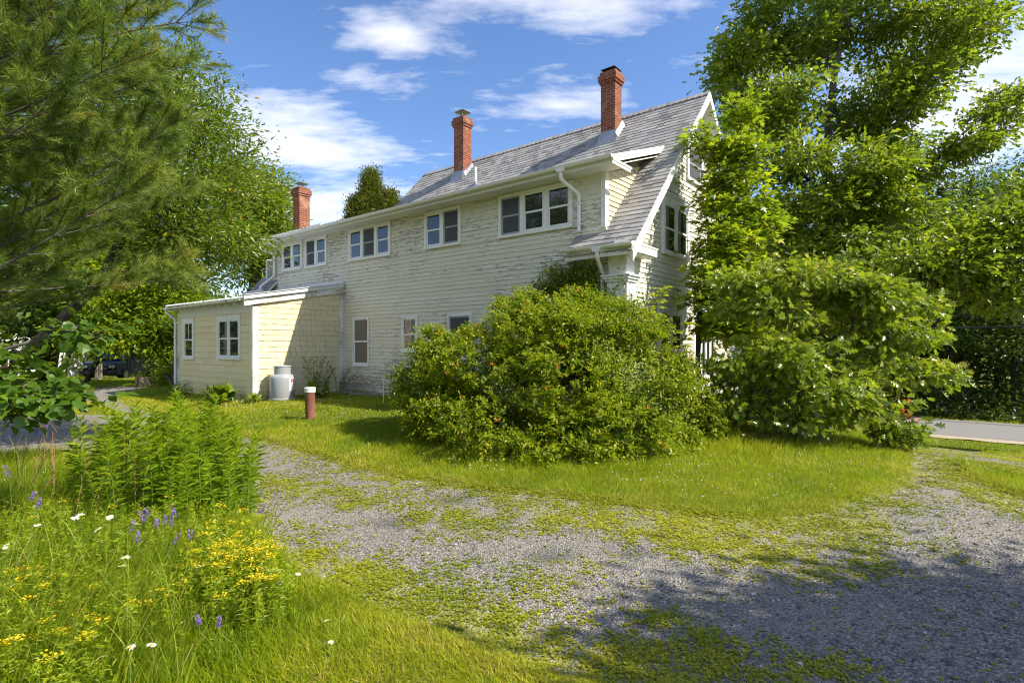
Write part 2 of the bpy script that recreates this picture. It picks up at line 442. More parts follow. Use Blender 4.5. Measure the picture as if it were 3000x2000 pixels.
# dormer eave
mb = MB()
mb.box(H(.05, -.45, 4.965), H(13.42, .0, 4.985)); mb.box(H(.05, -.47, 4.95), H(13.42, -.451, 5.06)); mb.box(H(.06, -.469, 4.94), H(.03, .25, 5.0))
mb.box(H(.045, -.47, 5.001), H(.02, .30, 5.045))
mb.build('dormer_eave', M['cream'], house)
mb = MB(); rake(.10, .14, -.46, 2.0, -.005, .15, a=5.105 + .175, b=.35); rake(.141, .44, .02, 1.9, -.2, .02, a=5.105 + .175, b=.35)
mb.build('dormer_rake_board', M['whiteworn'], house)
mb = MB()
mb.box(H(9.6, -.50, 5.10), H(13.44, -.44, 5.16)); 
for k in range(18):
    u = 9.9 + k * .2
    mb.box(H(u, -.515, 5.085), H(u + .035, -.501, 5.15))
mb.build('eave_edge_board', M['whiteworn'], house)

# ---- gutters and downspouts
def gutter(mb, p0, p1, r=.062):
    p0 = np.array(p0, float); p1 = np.array(p1, float)
    d = p1 - p0; side = np.cross(d / np.linalg.norm(d), Z)
    th = np.linspace(math.pi, 2 * math.pi, 9)
    ring = [side * r * math.cos(t) + Z * r * math.sin(t) for t in th] + [side * (r - .008) * math.cos(t) + Z * (r - .008) * math.sin(t) for t in th[::-1]]
    mb.prism([p0 + q for q in ring], d)
    for e in (p0, p1 - d / np.linalg.norm(d) * .004): mb.prism([e + side * r * math.cos(t) + Z * r * math.sin(t) for t in th], d / np.linalg.norm(d) * .004)
    n = max(int(np.linalg.norm(d) / .75), 1)
    for k in range(n):
        c = p0 + d * (k + .5) / n
        mb.prism([c + side * (r + .006) * math.cos(t) + Z * (r + .006) * math.sin(t) for t in th] + [c + side * (r + .001) * math.cos(t) + Z * (r + .001) * math.sin(t) for t in th[::-1]], d / np.linalg.norm(d) * .03)
g = MB(); gutter(g, H(.0, -.535, 5.085), H(13.44, -.535, 5.06)); g.build('gutter', M['gutter'], house, smooth=True)
g = MB(); gutter(g, H(-.40, -.515, 3.43), H(1.14, -.515, 3.45)); g.build('gutter', M['gutter'], house, smooth=True)
g = MB(); gutter(g, H(13.1, -.515, 3.43), H(14.42, -.515, 3.42)); g.build('gutter', M['gutter'], house, smooth=True)
def spout(pts, r=.04):
    P = [np.array(H(*p)) for p in pts]; Q = [P[0]]
    for i in range(1, len(P) - 1):
        a = P[i] + (P[i-1] - P[i]) * min(.06 / np.linalg.norm(P[i-1] - P[i]), .5); b = P[i] + (P[i+1] - P[i]) * min(.06 / np.linalg.norm(P[i+1] - P[i]), .5)
        Q += [a, (a + b + 2 * P[i]) / 4, b]
    Q.append(P[-1])
    m = MB(); m.tube(Q, r, 10); a = P[0]
    m.prism([a + np.array(k) for k in ((-.13, -.05, .07), (.13, -.05, .07), (.055, -.05, -.03), (-.055, -.05, -.03))], (0, .1, 0))
    for f in (.25, .8):
        c = P[-2] + (P[-1] - P[-2]) * f; m.box(c - np.array([.052, .05, .012]), c + np.array([.052, .06, .012]))
    m.build('downspout', M['gutter'], house, smooth=True)
spout([(1.13, -.535, 5.0), (1.13, -.535, 4.83), (1.0, -.075, 4.62), (1.0, -.075, 3.86)])
spout([(.33, -.52, 3.36), (.33, -.52, 3.24), (.47, -.075, 2.98), (.47, -.075, .5)])
spout([(13.28, -.535, 4.98), (13.28, -.535, 4.85), (13.12, -.07, 4.66), (13.12, -.07, 3.95), (13.45, -.40, 3.56), (13.3, -.42, 3.3)])

# ---- windows
def window(name, pt, s0, s1, z0, z1, lights, cas=.075, mul=.10, head=None, sillh=.06, styles='', sash='white', out=.0, cap=False, single=False, room=True):
    """pt(s,d,z) -> local; lights: number; styles: one letter per light"""
    head = head or cas
    fr = MB(); bx = lambda m, a, b, t=.5: m.box(pt(*a), pt(*b), t)
    D0, D1 = -.004, .048 + out
    bx(fr, (s0, D0, z0 + sillh), (s0 + cas, D1, z1)); bx(fr, (s1 - cas, D0, z0 + sillh), (s1, D1, z1))
    bx(fr, (s0 + cas, D0, z1 - head), (s1 - cas, D1 - .002, z1)); bx(fr, (s0 - .012, D0, z0), (s1 + .012, D1 + .018, z0 + sillh))
    if cap:
        bx(fr, (s0 - .02, D0, z1), (s1 + .02, D1 + .03, z1 + .035)); bx(fr, (s0 - .01, D0, z1 - .045), (s1 + .01, D1 + .012, z1 - .001))
    inn = (s1 - s0 - 2 * cas - (lights - 1) * mul) / lights
    for k in range(1, lights):
        a = s0 + cas + k * inn + (k - 1) * mul
        bx(fr, (a, D0, z0 + sillh), (a + mul, D1 - .003, z1 - head))
    w = fr.build(name, M['white'], house)
    for k in range(lights):
        st = styles[k] if k < len(styles) else 'n'
        a = s0 + cas + k * (inn + mul); b = a + inn; zb_, zt = z0 + sillh, z1 - head; zm = (zb_ + zt) / 2
        grey = st in 'sT'
        sw = .038; m = MB()
        q = .036 if not single else .03
        if not single:
            bx(m, (a, .022, zm - .02), (a + sw, q, zt)); bx(m, (b - sw, .022, zm - .02), (b, q, zt)); bx(m, (a + sw, .022, zt - sw), (b - sw, q - .001, zt)); bx(m, (a + sw, .022, zm - .02), (b - sw, q - .001, zm + .022))
            bx(m, (a, .0225, zb_), (a + sw + .012, q - .012, zm - .021)); bx(m, (b - sw - .012, .0225, zb_), (b, q - .012, zm - .021)); bx(m, (a + sw + .012, .0225, zb_), (b - sw - .012, q - .013, zb_ + .055))
        else:
            bx(m, (a, .022, zb_), (a + sw, q, zt)); bx(m, (b - sw, .022, zb_), (b, q, zt)); bx(m, (a + sw, .022, zt - sw), (b - sw, q - .001, zt)); bx(m, (a + sw, .022, zb_), (b - sw, q - .001, zb_ + sw))
        if st == 'm':
            bx(m, ((a + b) / 2 - .01, .0215, zm), ((a + b) / 2 + .01, q - .002, zt))
        m.build('sash', M['sashgrey'] if st == 's' else M['white'], w)
        g = MB(); bx(g, (a + .01, .0185, zb_ + .01), (b - .01, .0215, zt - .01)); g.build('pane', M['glass'], w)
        if grey:
            g = MB(); bx(g, (a + .016, .0305, zb_ + .016), (b - .016, .0315, zt - .016)) if False else bx(g, (a + sw, .0226, zb_ + .05), (b - sw, .0236, zt - sw)); g.build('insect_screen', M['screentan'] if 'T' in styles else M['screen'], w)
        if st in 'cC':
            g = MB(); ww = inn * (.32 if st == 'c' else .5)
            for i in range(5):
                x0 = a + sw + i * ww / 5; bx(g, (x0, .0217, zb_ + .05), (x0 + ww / 5 * .8, .0221, zt - sw))
            g.build('curtain', M['curtain'], w)
    return w
rear = lambda s, d, z: (-s, -d, z)
gab = lambda s, d, z: (d, s, z)
LF = -2.655
lean = lambda s, d, z: (-s, LF - d, z)
window('window', rear, 1.178, 3.149, 3.987, 4.948, 3, styles='nns')
window('window', rear, 4.340, 5.630, 4.008, 4.950, 2, styles='sn')
window('window', rear, 6.980, 8.900, 4.015, 4.955, 3, styles='nsn')
window('window', rear, 10.03, 11.25, 4.03, 4.962, 2, styles='ns')
window('window', rear, 11.435, 12.674, 4.035, 4.962, 2, styles='cn')
window('window', rear, 7.927, 8.683, .985, 2.388, 1, cas=.04, styles='T')
window('window', rear, 5.88, 6.53, 1.40, 2.361, 1, cas=.07, styles='c')
window('window', rear, 3.977, 4.785, 1.25, 2.35, 1, cas=.06, styles='s')
window('window', gab, 1.60, 3.09, 3.545, 4.86, 2, cas=.12, head=.22, cap=True, styles='cc')
window('window', gab, 2.98, 3.98, 5.44, 6.32, 1, cas=.09, styles='s')
window('window', gab, 1.405, 2.72, 1.42, 2.48, 2, cas=.10, head=.2, cap=True, single=True)
window('porch_window', gab, 3.54, 4.86, .75, 2.555, 4, cas=.05, mul=.06, single=True)
window('window', lean, 9.90, 11.30, 1.20, 2.40, 2, cas=.10, head=.12, mul=.09, styles='nc')
window('window', lean, 12.90, 13.70, 1.16, 2.40, 1, cas=.10, head=.12, styles='m')

# ---- lean-to
lw = MB()
courses(lw, (-9.24, 0, 0), Y, Z, X, .08, 3.3, lambda z: LF if z < 2.64 else LF + (z - 2.64) / .2035 , const(-.04), .148, .015, (.10, .27), .005, .006, .9)
lw.build('lean_to_side_wall', M['yshing'], house)
lw = MB(); courses(lw, (0, LF, 0), -X, Z, -Y, .12, 2.62, const(9.3), const(14.1), .182, .016, (.6, 1.5), .004, .003, .7)
lw.build('lean_to_wall', M['yshing'], house)
mb = MB(); mb.prism([H(9.26, LF + .01, .05), H(9.26, .0, .05), H(9.26, .0, 3.16), H(9.26, LF + .01, 2.60)], (-4.86, 0, 0)); mb.build('lean_to_core', M['cream'], house)
mb = MB()
mb.box(H(9.225, LF - .03, .12), H(9.33, LF, 2.62)); mb.box(H(9.215, LF - .031, .12), H(9.241, LF + .12, 2.60)); mb.build('lean_to_corner_board', M['whiteworn'], house)
mb = MB(); mb.box(H(9.205, -.13, .2), H(9.24, -.0, 3.16)); mb.build('lean_to_corner_board', M['whiteworn'], house)
mb = MB(); mb.box(H(14.06, LF - .03, .1), H(14.16, LF, 2.62)); mb.build('lean_to_corner_board', M['whiteworn'], house)
mb = MB()
zl = lambda v: 2.80 + .185 * (v + 2.9)
def lrake(u0, u1, v0, v1, o0, o1):
    P = [H(u0, v0, zl(v0) + o0), H(u1, v0, zl(v0) + o0), H(u1, v1, zl(v1) + o0), H(u0, v1, zl(v1) + o0)]
    mb.hexa(P + [(x, y, z + o1 - o0) for x, y, z in P])
lrake(9.16, 9.215, -2.92, -.005, -.20, -.032); mb.build('lean_to_rake_board', M['whiteworn'], house)
mb = MB(); lrake(9.10, 9.18, -2.96, -.03, -.03, .075); lrake(9.07, 9.20, -2.97, -.03, .076, .09)
mb.build('lean_to_edge_flashing', M['metalroof'], house)
mb = MB()
lrake(9.2, 14.5, -2.92, -.001, .0, .02)
for k in range(27):
    u = 9.28 + k * .195
    lrake(u, u + .035, -2.95, -.001, .02, .045)
mb.box(H(9.15, -.06, zl(0) - .02), H(14.4, -.018, zl(0) + .16))
mb.build('lean_to_roof', M['metalroof'], house)
mb = MB()
mb.box(H(9.3, LF - .016, 2.45), H(14.1, LF - .002, 2.69))
for k in range(11):
    u = 9.45 + k * .46
    P = [H(u, -2.86, 2.64), H(u + .05, -2.86, 2.64), H(u + .05, LF, 2.685), H(u, LF, 2.685)]
    mb.hexa(P + [(x, y, z + .10) for x, y, z in P])
mb.build('lean_to_rafters', M['cream'], house)
g = MB(); gutter(g, H(9.34, -2.93, 2.78), H(14.6, -2.93, 2.75), .055); g.build('gutter', M['gutter'], house, smooth=True)
spout([(14.35, -2.93, 2.70), (14.35, -2.93, 2.6), (14.22, LF - .07, 2.4), (14.22, LF - .07, .15)])
# stones under the wall and the dark sheet behind them
mb = MB()
for k in range(26):
    u = .2 + k * .345 + hr.uniform(-.05, .05)
    if 6.2 < u < 6.9 or 7.8 < u < 8.4: continue
    a = hr.uniform(.25, .36); z1 = hr.uniform(.13, .2)
    p = np.array(H(u, hr.uniform(.0, .05), 0)); w = .17
    P = [(p[0]-w, p[1], -.2), (p[0]+w*.9, p[1]-.02, -.2), (p[0]+w, p[1]+.2, -.2), (p[0]-w, p[1]+.2, -.2)]
    mb.hexa(P + [(x + hr.uniform(-.03, .03), y + hr.uniform(-.02, .02), z1 + hr.uniform(-.02, .02)) for x, y, z in P])
mb.build('foundation', M['stone'], house)
mb = MB(); mb.box(H(.1, .10, -.3), H(9.2, .14, .2)); mb.build('crawl_space_dark', M['room'], house)  # near-black sheet, painted darkness for the gaps behind the stones

# ---- chimneys
def chimney(u0, u1, v0, v1, zb, zt, cap, flash=True):
    m = MB(); m.box(H(u0, v0, zb), H(u1, v1, zt - .30))
    for k, (e, a, b) in enumerate(((.028, -.30, -.23), (.055, -.23, -.09), (.02, -.09, 0.0))):
        m.box(H(u0 - e, v0 - e, zt + a + .0005), H(u1 + e, v1 + e, zt + b))
    o = m.build('chimney', M['brick'], house)
    uc, vc = (u0 + u1) / 2, (v0 + v1) / 2
    c = MB()
    hw, hz = cap
    pts = [H(uc - hw, vc - hw, zt + hz), H(uc + hw, vc - hw, zt + hz), H(uc + hw, vc + hw, zt + hz), H(uc - hw, vc + hw, zt + hz)]
    c.add(pts + [H(uc, vc, zt + hz + .09)], [(0, 1, 4), (1, 2, 4), (2, 3, 4), (3, 0, 4), (0, 3, 2, 1)])
    if hz > .1: c.tube([H(uc, vc, zt - .02), H(uc, vc, zt + hz)], .045, 10); 
    for sx in (-1, 1):
        for sy in (-1, 1):
            c.tube([H(uc + sx * .11, vc + sy * .11, zt - .01), H(uc + sx * hw * .75, vc + sy * hw * .75, zt + hz)], .008, 6)
    c.build('chimney_cap', M['darksteel'] if hz < .1 else M['steel'], o)
    if flash:
        f = MB(); e = .012
        zr = lambda v: RA + RB * v
        f.hexa([H(u0 - .10, v0 - .16, zr(v0 - .16) + .012), H(u1 + .10, v0 - .16, zr(v0 - .16) + .012), H(u1 + .02, v0 - e, zr(v0) + .03), H(u0 - .02, v0 - e, zr(v0) + .03),
                H(u0 - .08, v0 - .15, zr(v0 - .16) + .03), H(u1 + .08, v0 - .15, zr(v0 - .16) + .03), H(u1 + e, v0 - e, zr(v0) + .22), H(u0 - e, v0 - e, zr(v0) + .22)])
        n = 5
        for k in range(n):                               # stepped side flashing
            a = v0 + (v1 - v0) * k / n; b = v0 + (v1 - v0) * (k + 1) / n + .02
            jz = hr.uniform(.10, .16)
            for uu, sg in ((u0, -1), (u1, 1)):
                P = [H(uu, a, zr(a) - .02), H(uu + sg * .09, a, zr(a) + .005), H(uu + sg * .09, b, zr(b) + .005), H(uu, b, zr(b) - .02)]
                f.hexa(P + [H(uu, a, zr(a) + jz), H(uu + sg * .012, a, zr(a) + jz), H(uu + sg * .012, b, zr(b) + jz * 1.1), H(uu, b, zr(b) + jz * 1.1)])
        f.build('flashing', M['lead'], o)
    return o
chimney(1.72, 2.12, 2.755, 3.10, 6.3, 8.47, (.20, .07))
chimney(7.02, 7.43, 2.82, 3.18, 6.4, 8.73, (.20, .19))
chimney(13.42, 13.86, 1.02, 1.42, 4.9, 7.28, (.20, .17), False)
for nm, hw in (('a', 0),):
    m = MB(); m.tube([H(6.03, 2.31, 6.2), H(6.03, 2.31, 6.78)], .042, 12); m.build('vent_pipe', M['white'], house, smooth=True)
    m = MB(); m.tube([H(6.03, 2.31, 6.27), H(6.03, 2.31, 6.36)], .06, 12); m.hexa([H(5.85, 2.13, 6.085), H(6.21, 2.13, 6.085), H(6.21, 2.45, 6.43), H(5.85, 2.45, 6.43), H(5.85, 2.13, 6.105), H(6.21, 2.13, 6.105), H(6.21, 2.45, 6.45), H(5.85, 2.45, 6.45)])
    m.build('vent_flashing', M['lead'], house)

# ================================================================== ground, drive, road
PXY = lambda pts, z=0.0: np.array([G(a, b, z) for a, b in pts])
drive = np.vstack([PXY([(345,886),(262,909),(300,932),(420,968),(575,1003),(660,1024),(760,1056),(900,1089),(1060,1117),(1250,1132),(1480,1160),(1700,1184),(1900,1168),(2050,1122),(2098,1085),(2096,1040),(2080,1004)]),
                   np.array([xy(-7.5, 11.2), xy(-12.5, 11.2), xy(-14, 7.0), xy(-13, 0.0)]),
                   np.array([(8.0, 1.5), (3.0, .5), (.6, 1.6)]),
                   PXY([(1450,1566),(1300,1535),(1080,1452),(900,1402),(760,1335),(650,1275),(600,1205),(540,1130),(330,1060),(130,1032)]),
                   np.array([(-9.0, 6.6), (-12, 9.0), (-12.5, 10.8)]), PXY([(150,948),(300,953),(232,926),(150,905),(235,886)])])
median = np.vstack([PXY([(2165,1046),(2250,1058),(2352,1082),(2450,1110),(2500,1150),(2400,1150),(2290,1120),(2210,1085)])])
median2 = np.vstack([PXY([(2230,1010),(2352,1016),(2500,1030),(2500,1075),(2352,1046),(2290,1028)])])

def inside(poly, x, y):
    x = np.asarray(x); y = np.asarray(y); r = np.zeros(x.shape, bool)
    n = len(poly); j = n - 1
    for i in range(n):
        xi, yi = poly[i]; xj, yj = poly[j]
        c = ((yi > y) != (yj > y)) & (x < (xj - xi) * (y - yi) / (yj - yi + 1e-12) + xi)
        r ^= c; j = i
    return r
def sdist(poly, x, y):                                   # signed distance, positive inside
    d = np.full(np.shape(x), 1e9); n = len(poly)
    for i in range(n):
        a = poly[i]; b = poly[(i + 1) % n]; ab = b - a; L = ab @ ab + 1e-12
        t = np.clip(((x - a[0]) * ab[0] + (y - a[1]) * ab[1]) / L, 0, 1)
        d = np.minimum(d, np.hypot(x - a[0] - t * ab[0], y - a[1] - t * ab[1]))
    return np.where(inside(poly, x, y), d, -d)
def drive_d(x, y):
    d = sdist(drive, x, y)
    d = np.minimum(d, -sdist(median, x, y)); d = np.minimum(d, -sdist(median2, x, y))
    return d
def gz(x, y, d=None):
    x = np.asarray(x, float); y = np.asarray(y, float)
    z = gz0(x, y)
    if d is None: d = drive_d(x, y)
    z = z - .045 * sm(d + .06, -.12, .14) + .03 * (fnoise(x, y, .9, 2) - .5) + .018 * (fnoise(x, y, 3.1, 4) - .5)
    for a, b, r in HOLES: z = z - .045 * np.exp(-((x - a) ** 2 + (y - b) ** 2 * 1.6) / r ** 2)
    return z
HOLES = [(*G(a, b), r) for a, b, r in ((1030, 1133, .2), (905, 1180, .22), (1255, 1262, .17), (790, 1140, .16), (2105, 1095, .22), (2112, 1065, .2), (1440, 1250, .15))]
def gzs(x, y): return float(gz(np.array([x]), np.array([y]))[0])

def weed_dens(x, y, d):                                  # how thickly low weeds cover the gravel
    n = fnoise(x, y, 1.1, 8); n2 = fnoise(x, y, 3.3, 12)
    e = np.exp(-np.clip(d, 0, 9) / .55)                  # verge
    w = .9 * e + 1.1 * np.clip(n - .48, 0, 1) + .5 * np.clip(n2 - .55, 0, 1)
    for poly, k in WEEDS:
        w = w + k * sm(sdist(poly, x, y), -.35, .25) * (.45 + .9 * n2)
    return np.clip(w, 0, 1.2)
WEEDS = [(PXY([(560,1085),(660,1090),(800,1118),(900,1142),(800,1150),(640,1112)]), .9),
         (PXY([(930,1160),(1050,1155),(1170,1180),(1160,1215),(1000,1210)]), 1.0),
         (PXY([(1150,1140),(1500,1180),(1900,1185),(2050,1150),(2000,1230),(1700,1290),(1480,1230),(1250,1200)]), .75),
         (PXY([(640,1262),(800,1280),(960,1360),(1200,1430),(1300,1500),(1500,1566),(1350,1580),(1000,1440),(760,1340)]), 1.0),
         (PXY([(1500,1420),(1700,1490),(2000,1530),(2100,1600),(1300,1600),(1250,1500)]), .6),
         (PXY([(1750,1250),(2000,1255),(2060,1300),(1850,1340)]), .5),
         (PXY([(2150,1040),(2352,1090),(2352,1180),(2150,1100)]), .8)]

lin = lambda a, b, s: np.arange(a, b, s)
geo = lambda a, b, n: np.sign(a) * np.geomspace(abs(a), abs(b), n)
gx = np.unique(np.round(np.concatenate([geo(-500, -18, 20), lin(-18, -7, .22), lin(-7, 9, .085), lin(9, 18, .2), geo(18, 500, 20)]), 4))
gy = np.unique(np.round(np.concatenate([[-500, -150, -60, -25, -10, -4, -1], lin(0, 1.5, .25), lin(1.5, 13, .085), lin(13, 34, .3), geo(34, 600, 22)]), 4))
GXm, GYm = np.meshgrid(gx, gy)
dd = drive_d(GXm.ravel(), GYm.ravel())
zz = gz(GXm.ravel(), GYm.ravel(), dd)
nx, ny = len(gx), len(gy)
idx = np.arange(nx * ny).reshape(ny, nx)
quads = np.stack([idx[:-1, :-1].ravel(), idx[:-1, 1:].ravel(), idx[1:, 1:].ravel(), idx[1:, :-1].ravel()], 1)
def m_ground():
    N = NT('ground_gravel_and_soil'); o = N.obj()
    gm = N.attr('gravel'); wm = N.attr('weed')
    n1 = N.noise(o, 3.0, 5, .65); n2 = N.noise(o, 22, 4, .6); big = N.noise(o, .7, 4)
    v = N.n('TexVoronoi', None, Vector=o, Scale=62.0); v2 = N.n('TexVoronoi', None, Vector=o, Scale=150.0)
    cs = N.n('SeparateColor', None, Color=v.outputs['Color']).outputs[0]; cs2 = N.n('SeparateColor', None, Color=v2.outputs['Color']).outputs[0]
    st = N.ramp(N.math('ADD', N.math('MULTIPLY', cs, .65), N.math('MULTIPLY', cs2, .35)), [(.08, (.105, .100, .092)), (.4, (.20, .188, .168)), (.72, (.29, .27, .238)), (.95, (.50, .46, .39))])
    crack = N.math('MULTIPLY', N.math('SUBTRACT', v.outputs['Distance'], .45, clamp=True), 1.6, clamp=True)
    st = N.mix(crack, st, (.06, .06, .06))
    dusty = N.mix(N.math('MULTIPLY', N.math('SUBTRACT', big, .46, clamp=True), 2.6, clamp=True), st, (.27, .245, .205))
    holes = N.attr('hole_dark')
    dusty = N.mix(N.math('MULTIPLY', holes, .7), dusty, (.05, .048, .046))  # potholes coloured darker towards the middle
    soil = N.mix(n2, (.10, .125, .010), (.20, .19, .03))
    gmask = N.math('MULTIPLY', N.math('SUBTRACT', N.math('ADD', gm, N.math('MULTIPLY', N.math('SUBTRACT', n1, .5), .7)), .42), 6, clamp=True)
    moss = N.math('MULTIPLY', N.math('SUBTRACT', N.math('ADD', N.math('MULTIPLY', wm, .75), N.math('MULTIPLY', N.math('SUBTRACT', n2, .5), 1.3)), .62), 3.2, clamp=True)
    gcol = N.mix(N.math('MULTIPLY', moss, .8), dusty, (.235, .235, .022))
    c = N.mix(gmask, soil, gcol)
    h = N.math('SUBTRACT', N.math('MULTIPLY', n2, .5), v.outputs['Distance'])
    return N.done(N.prin(c, .9, .22, N.bump(h, .9, .016)))
ground = mesh_np('ground', np.stack([GXm.ravel(), GYm.ravel(), zz], 1), [quads], m_ground(), smooth=True)
hole_dark = np.zeros(len(zz))
for a, b, r in HOLES: hole_dark = np.maximum(hole_dark, np.exp(-((GXm.ravel() - a) ** 2 + (GYm.ravel() - b) ** 2 * 1.6) / (r * 1.1) ** 2))
for nm, val in (('gravel', sm(dd, -.16, .16)), ('weed', weed_dens(GXm.ravel(), GYm.ravel(), dd) * (dd > -.3)), ('hole_dark', hole_dark)):
    at = ground.data.attributes.new(nm, 'FLOAT', 'POINT'); at.data.foreach_set('value', val.astype(np.float32))
tag(ground, 'lawn soil and grey gravel drive sweeping round the house', 'ground', kind='structure')

def sheet(name, v0, v1, z, mat, label, cat, u0=-120, u1=160, n=90, edge=.0, seed=1):
    r_ = np.random.default_rng(seed); us = np.linspace(u0, u1, n * 6)
    e0 = (r_.random(len(us)) - .5) * edge; e1 = (r_.random(len(us)) - .5) * edge
    P = []; 
    for i, u in enumerate(us):
        a = xy(u, v0 + e0[i]); b = xy(u, v1 + e1[i]); P += [(*a, z), (*b, z)]
    k = np.arange(len(us) - 1) * 2
    return tag(mesh_np(name, P, [np.stack([k, k + 1, k + 3, k + 2], 1)], mat), label, cat, kind='structure')
def m_asphalt():
    N = NT('asphalt'); o = N.obj(); a = N.noise(o, 60, 4, .7); b = N.noise(o, .6, 4)
    c = N.mix(a, (.155, .15, .15), (.27, .26, .258)); c = N.mix(N.math('MULTIPLY', b, .4), c, (.16, .155, .15))
    return N.done(N.prin(c, .9, .2, N.bump(a, .4, .006)))
sheet('road', 12.4, 17.0, -1.215, m_asphalt(), 'grey asphalt road passing in front of the house', 'road')
sheet('sandy_shoulder', 11.75, 12.5, -1.221, m_simple('sand', (.42, .36, .27), .95, .1, 0, .3, 30, .4), 'strip of pale sand along the road edge', 'shoulder', edge=.25)

# ================================================================== foliage engine
def frames(D, N_):
    D = D / (np.linalg.norm(D, axis=1)[:, None] + 1e-9)
    S = np.cross(N_, D); S /= np.linalg.norm(S, axis=1)[:, None] + 1e-9
    N2 = np.cross(D, S)
    return D, S, N2
T_DIAMOND = (np.array([(0,0,0),(.38,.24,.07),(1,0,-.10),(.38,-.24,.07)]), [(0,2,1),(0,3,2)])
T_OVAL = (np.array([(0,0,0),(.22,.23,.06),(.6,.27,.05),(1,0,-.12),(.6,-.27,.05),(.22,-.23,.06),(.5,0,-.01)]), [(0,6,1),(1,6,2),(2,6,3),(3,6,4),(4,6,5),(5,6,0)])
T_NARROW = (np.array([(0,0,0),(.35,.13,.05),(1,0,-.12),(.35,-.13,.05)]), [(0,2,1),(0,3,2)])
T_BLADE = (np.array([(0,.5,0),(0,-.5,0),(.5,.36,.04),(.5,-.36,.04),(1,0,-.05)]), [(0,1,3),(0,3,2),(2,3,4)])
T_NEEDLE = (np.array([(0,.5,0),(0,-.5,0),(1,0,-.06)]), [(0,1,2)])
def t_oak():
    xs = [0,.14,.30,.36,.56,.60,.80,.82,1.0]; ws = [.0,.05,.26,.09,.40,.10,.28,.08,0]
    P = [(x, 0, .02 - .12 * x * x) for x in xs]; L = [(min(x + .05 * (w > .15), 1), w, .07 * (w > .15) - .12 * x * x) for x, w in zip(xs, ws)]; R = [(x, -w, z) for x, w, z in L]
    n = len(xs); f = []
    for i in range(n - 1):
        for a, sg in ((n, 1), (2 * n, -1)):
            q = (i, i + 1, a + i + 1), (i, a + i + 1, a + i)
            for t in q: f.append(t if sg > 0 else t[::-1])
    return np.array(P + L + R), f
T_OAK = t_oak()
T_OAKS = (np.array([(0,0,0),(.28,.25,.05),(.40,.08,.0),(.66,.30,.04),(1,0,-.12),(.66,-.30,.04),(.40,-.08,0),(.28,-.25,.05)]), [(0,2,1),(2,4,3),(0,7,6),(6,5,4),(0,6,2),(6,4,2)])
def t_maple():
    A = np.radians([-150,-118,-88,-62,-36,-18,0,18,36,62,88,118,150]); r = np.array([.28,.52,.36,.82,.42,.62,1.0,.62,.42,.82,.36,.52,.28]) * .56
    P = [(.25, 0, .04)] + [(.25 + q * math.cos(a), q * math.sin(a), -.14 * q * q) for a, q in zip(A, r)]
    return np.array(P), [(0, i, i + 1) for i in range(1, 13)]
T_MAPLE = t_maple()

def leaf_arrays(P, D, N_, L, tmpl, width=None):
    tv, tf = tmpl; D, S, N2 = frames(D, N_)
    L = np.broadcast_to(np.asarray(L, float), (len(P),)); Wd = L if width is None else np.broadcast_to(np.asarray(width, float), (len(P),))
    vv = P[:, None, :] + tv[None, :, 0, None] * (L[:, None] * D)[:, None, :] + tv[None, :, 1, None] * (Wd[:, None] * S)[:, None, :] + tv[None, :, 2, None] * (L[:, None] * N2)[:, None, :]
    k = len(tv); ff = np.array(tf, np.int32)[None] + (np.arange(len(P), dtype=np.int32) * k)[:, None, None]
    return vv.reshape(-1, 3), ff.reshape(-1, 3), k
class Fol:
    def __init__(s): s.v = []; s.f = []; s.t = []; s.n = 0
    def add(s, P, D, N_, L, tmpl, tint, width=None):
        if len(P) == 0: return s
        v, f, k = leaf_arrays(np.asarray(P, float), np.asarray(D, float), np.asarray(N_, float), L, tmpl, width)
        s.v.append(v); s.f.append(f + s.n); s.n += len(v); s.t.append(np.repeat(np.broadcast_to(tint, (len(P),)), k)); return s
    def build(s, name, mat, parent=None):
        return mesh_np(name, np.vstack(s.v), [np.vstack(s.f)], mat, parent, np.concatenate(s.t))
def unit(r_, n):
    d = r_.normal(size=(n, 3)); return d / np.linalg.norm(d, axis=1)[:, None]

def tubes_np(A, B, ra, rb, k=5):
    """many tapered segments -> verts, quads"""
    D = B - A; Ln = np.linalg.norm(D, axis=1)[:, None] + 1e-9; D = D / Ln
    ref = np.where(np.abs(D[:, 2:3]) < .9, np.array([[0, 0, 1.0]]), np.array([[1.0, 0, 0]]))
    S = np.cross(D, ref); S /= np.linalg.norm(S, axis=1)[:, None]; T = np.cross(D, S)
    th = np.arange(k) * 2 * math.pi / k
    ring = np.cos(th)[None, :, None] * S[:, None] + np.sin(th)[None, :, None] * T[:, None]
    va = A[:, None] + ring * ra[:, None, None]; vb = B[:, None] + ring * rb[:, None, None]
    v = np.concatenate([va, vb], 1).reshape(-1, 3)
    j = np.arange(k); q = np.stack([j, (j + 1) % k, k + (j + 1) % k, k + j], 1)
    f = (q[None] + (np.arange(len(A)) * 2 * k)[:, None, None]).reshape(-1, 4)
    return v, f.astype(np.int32)

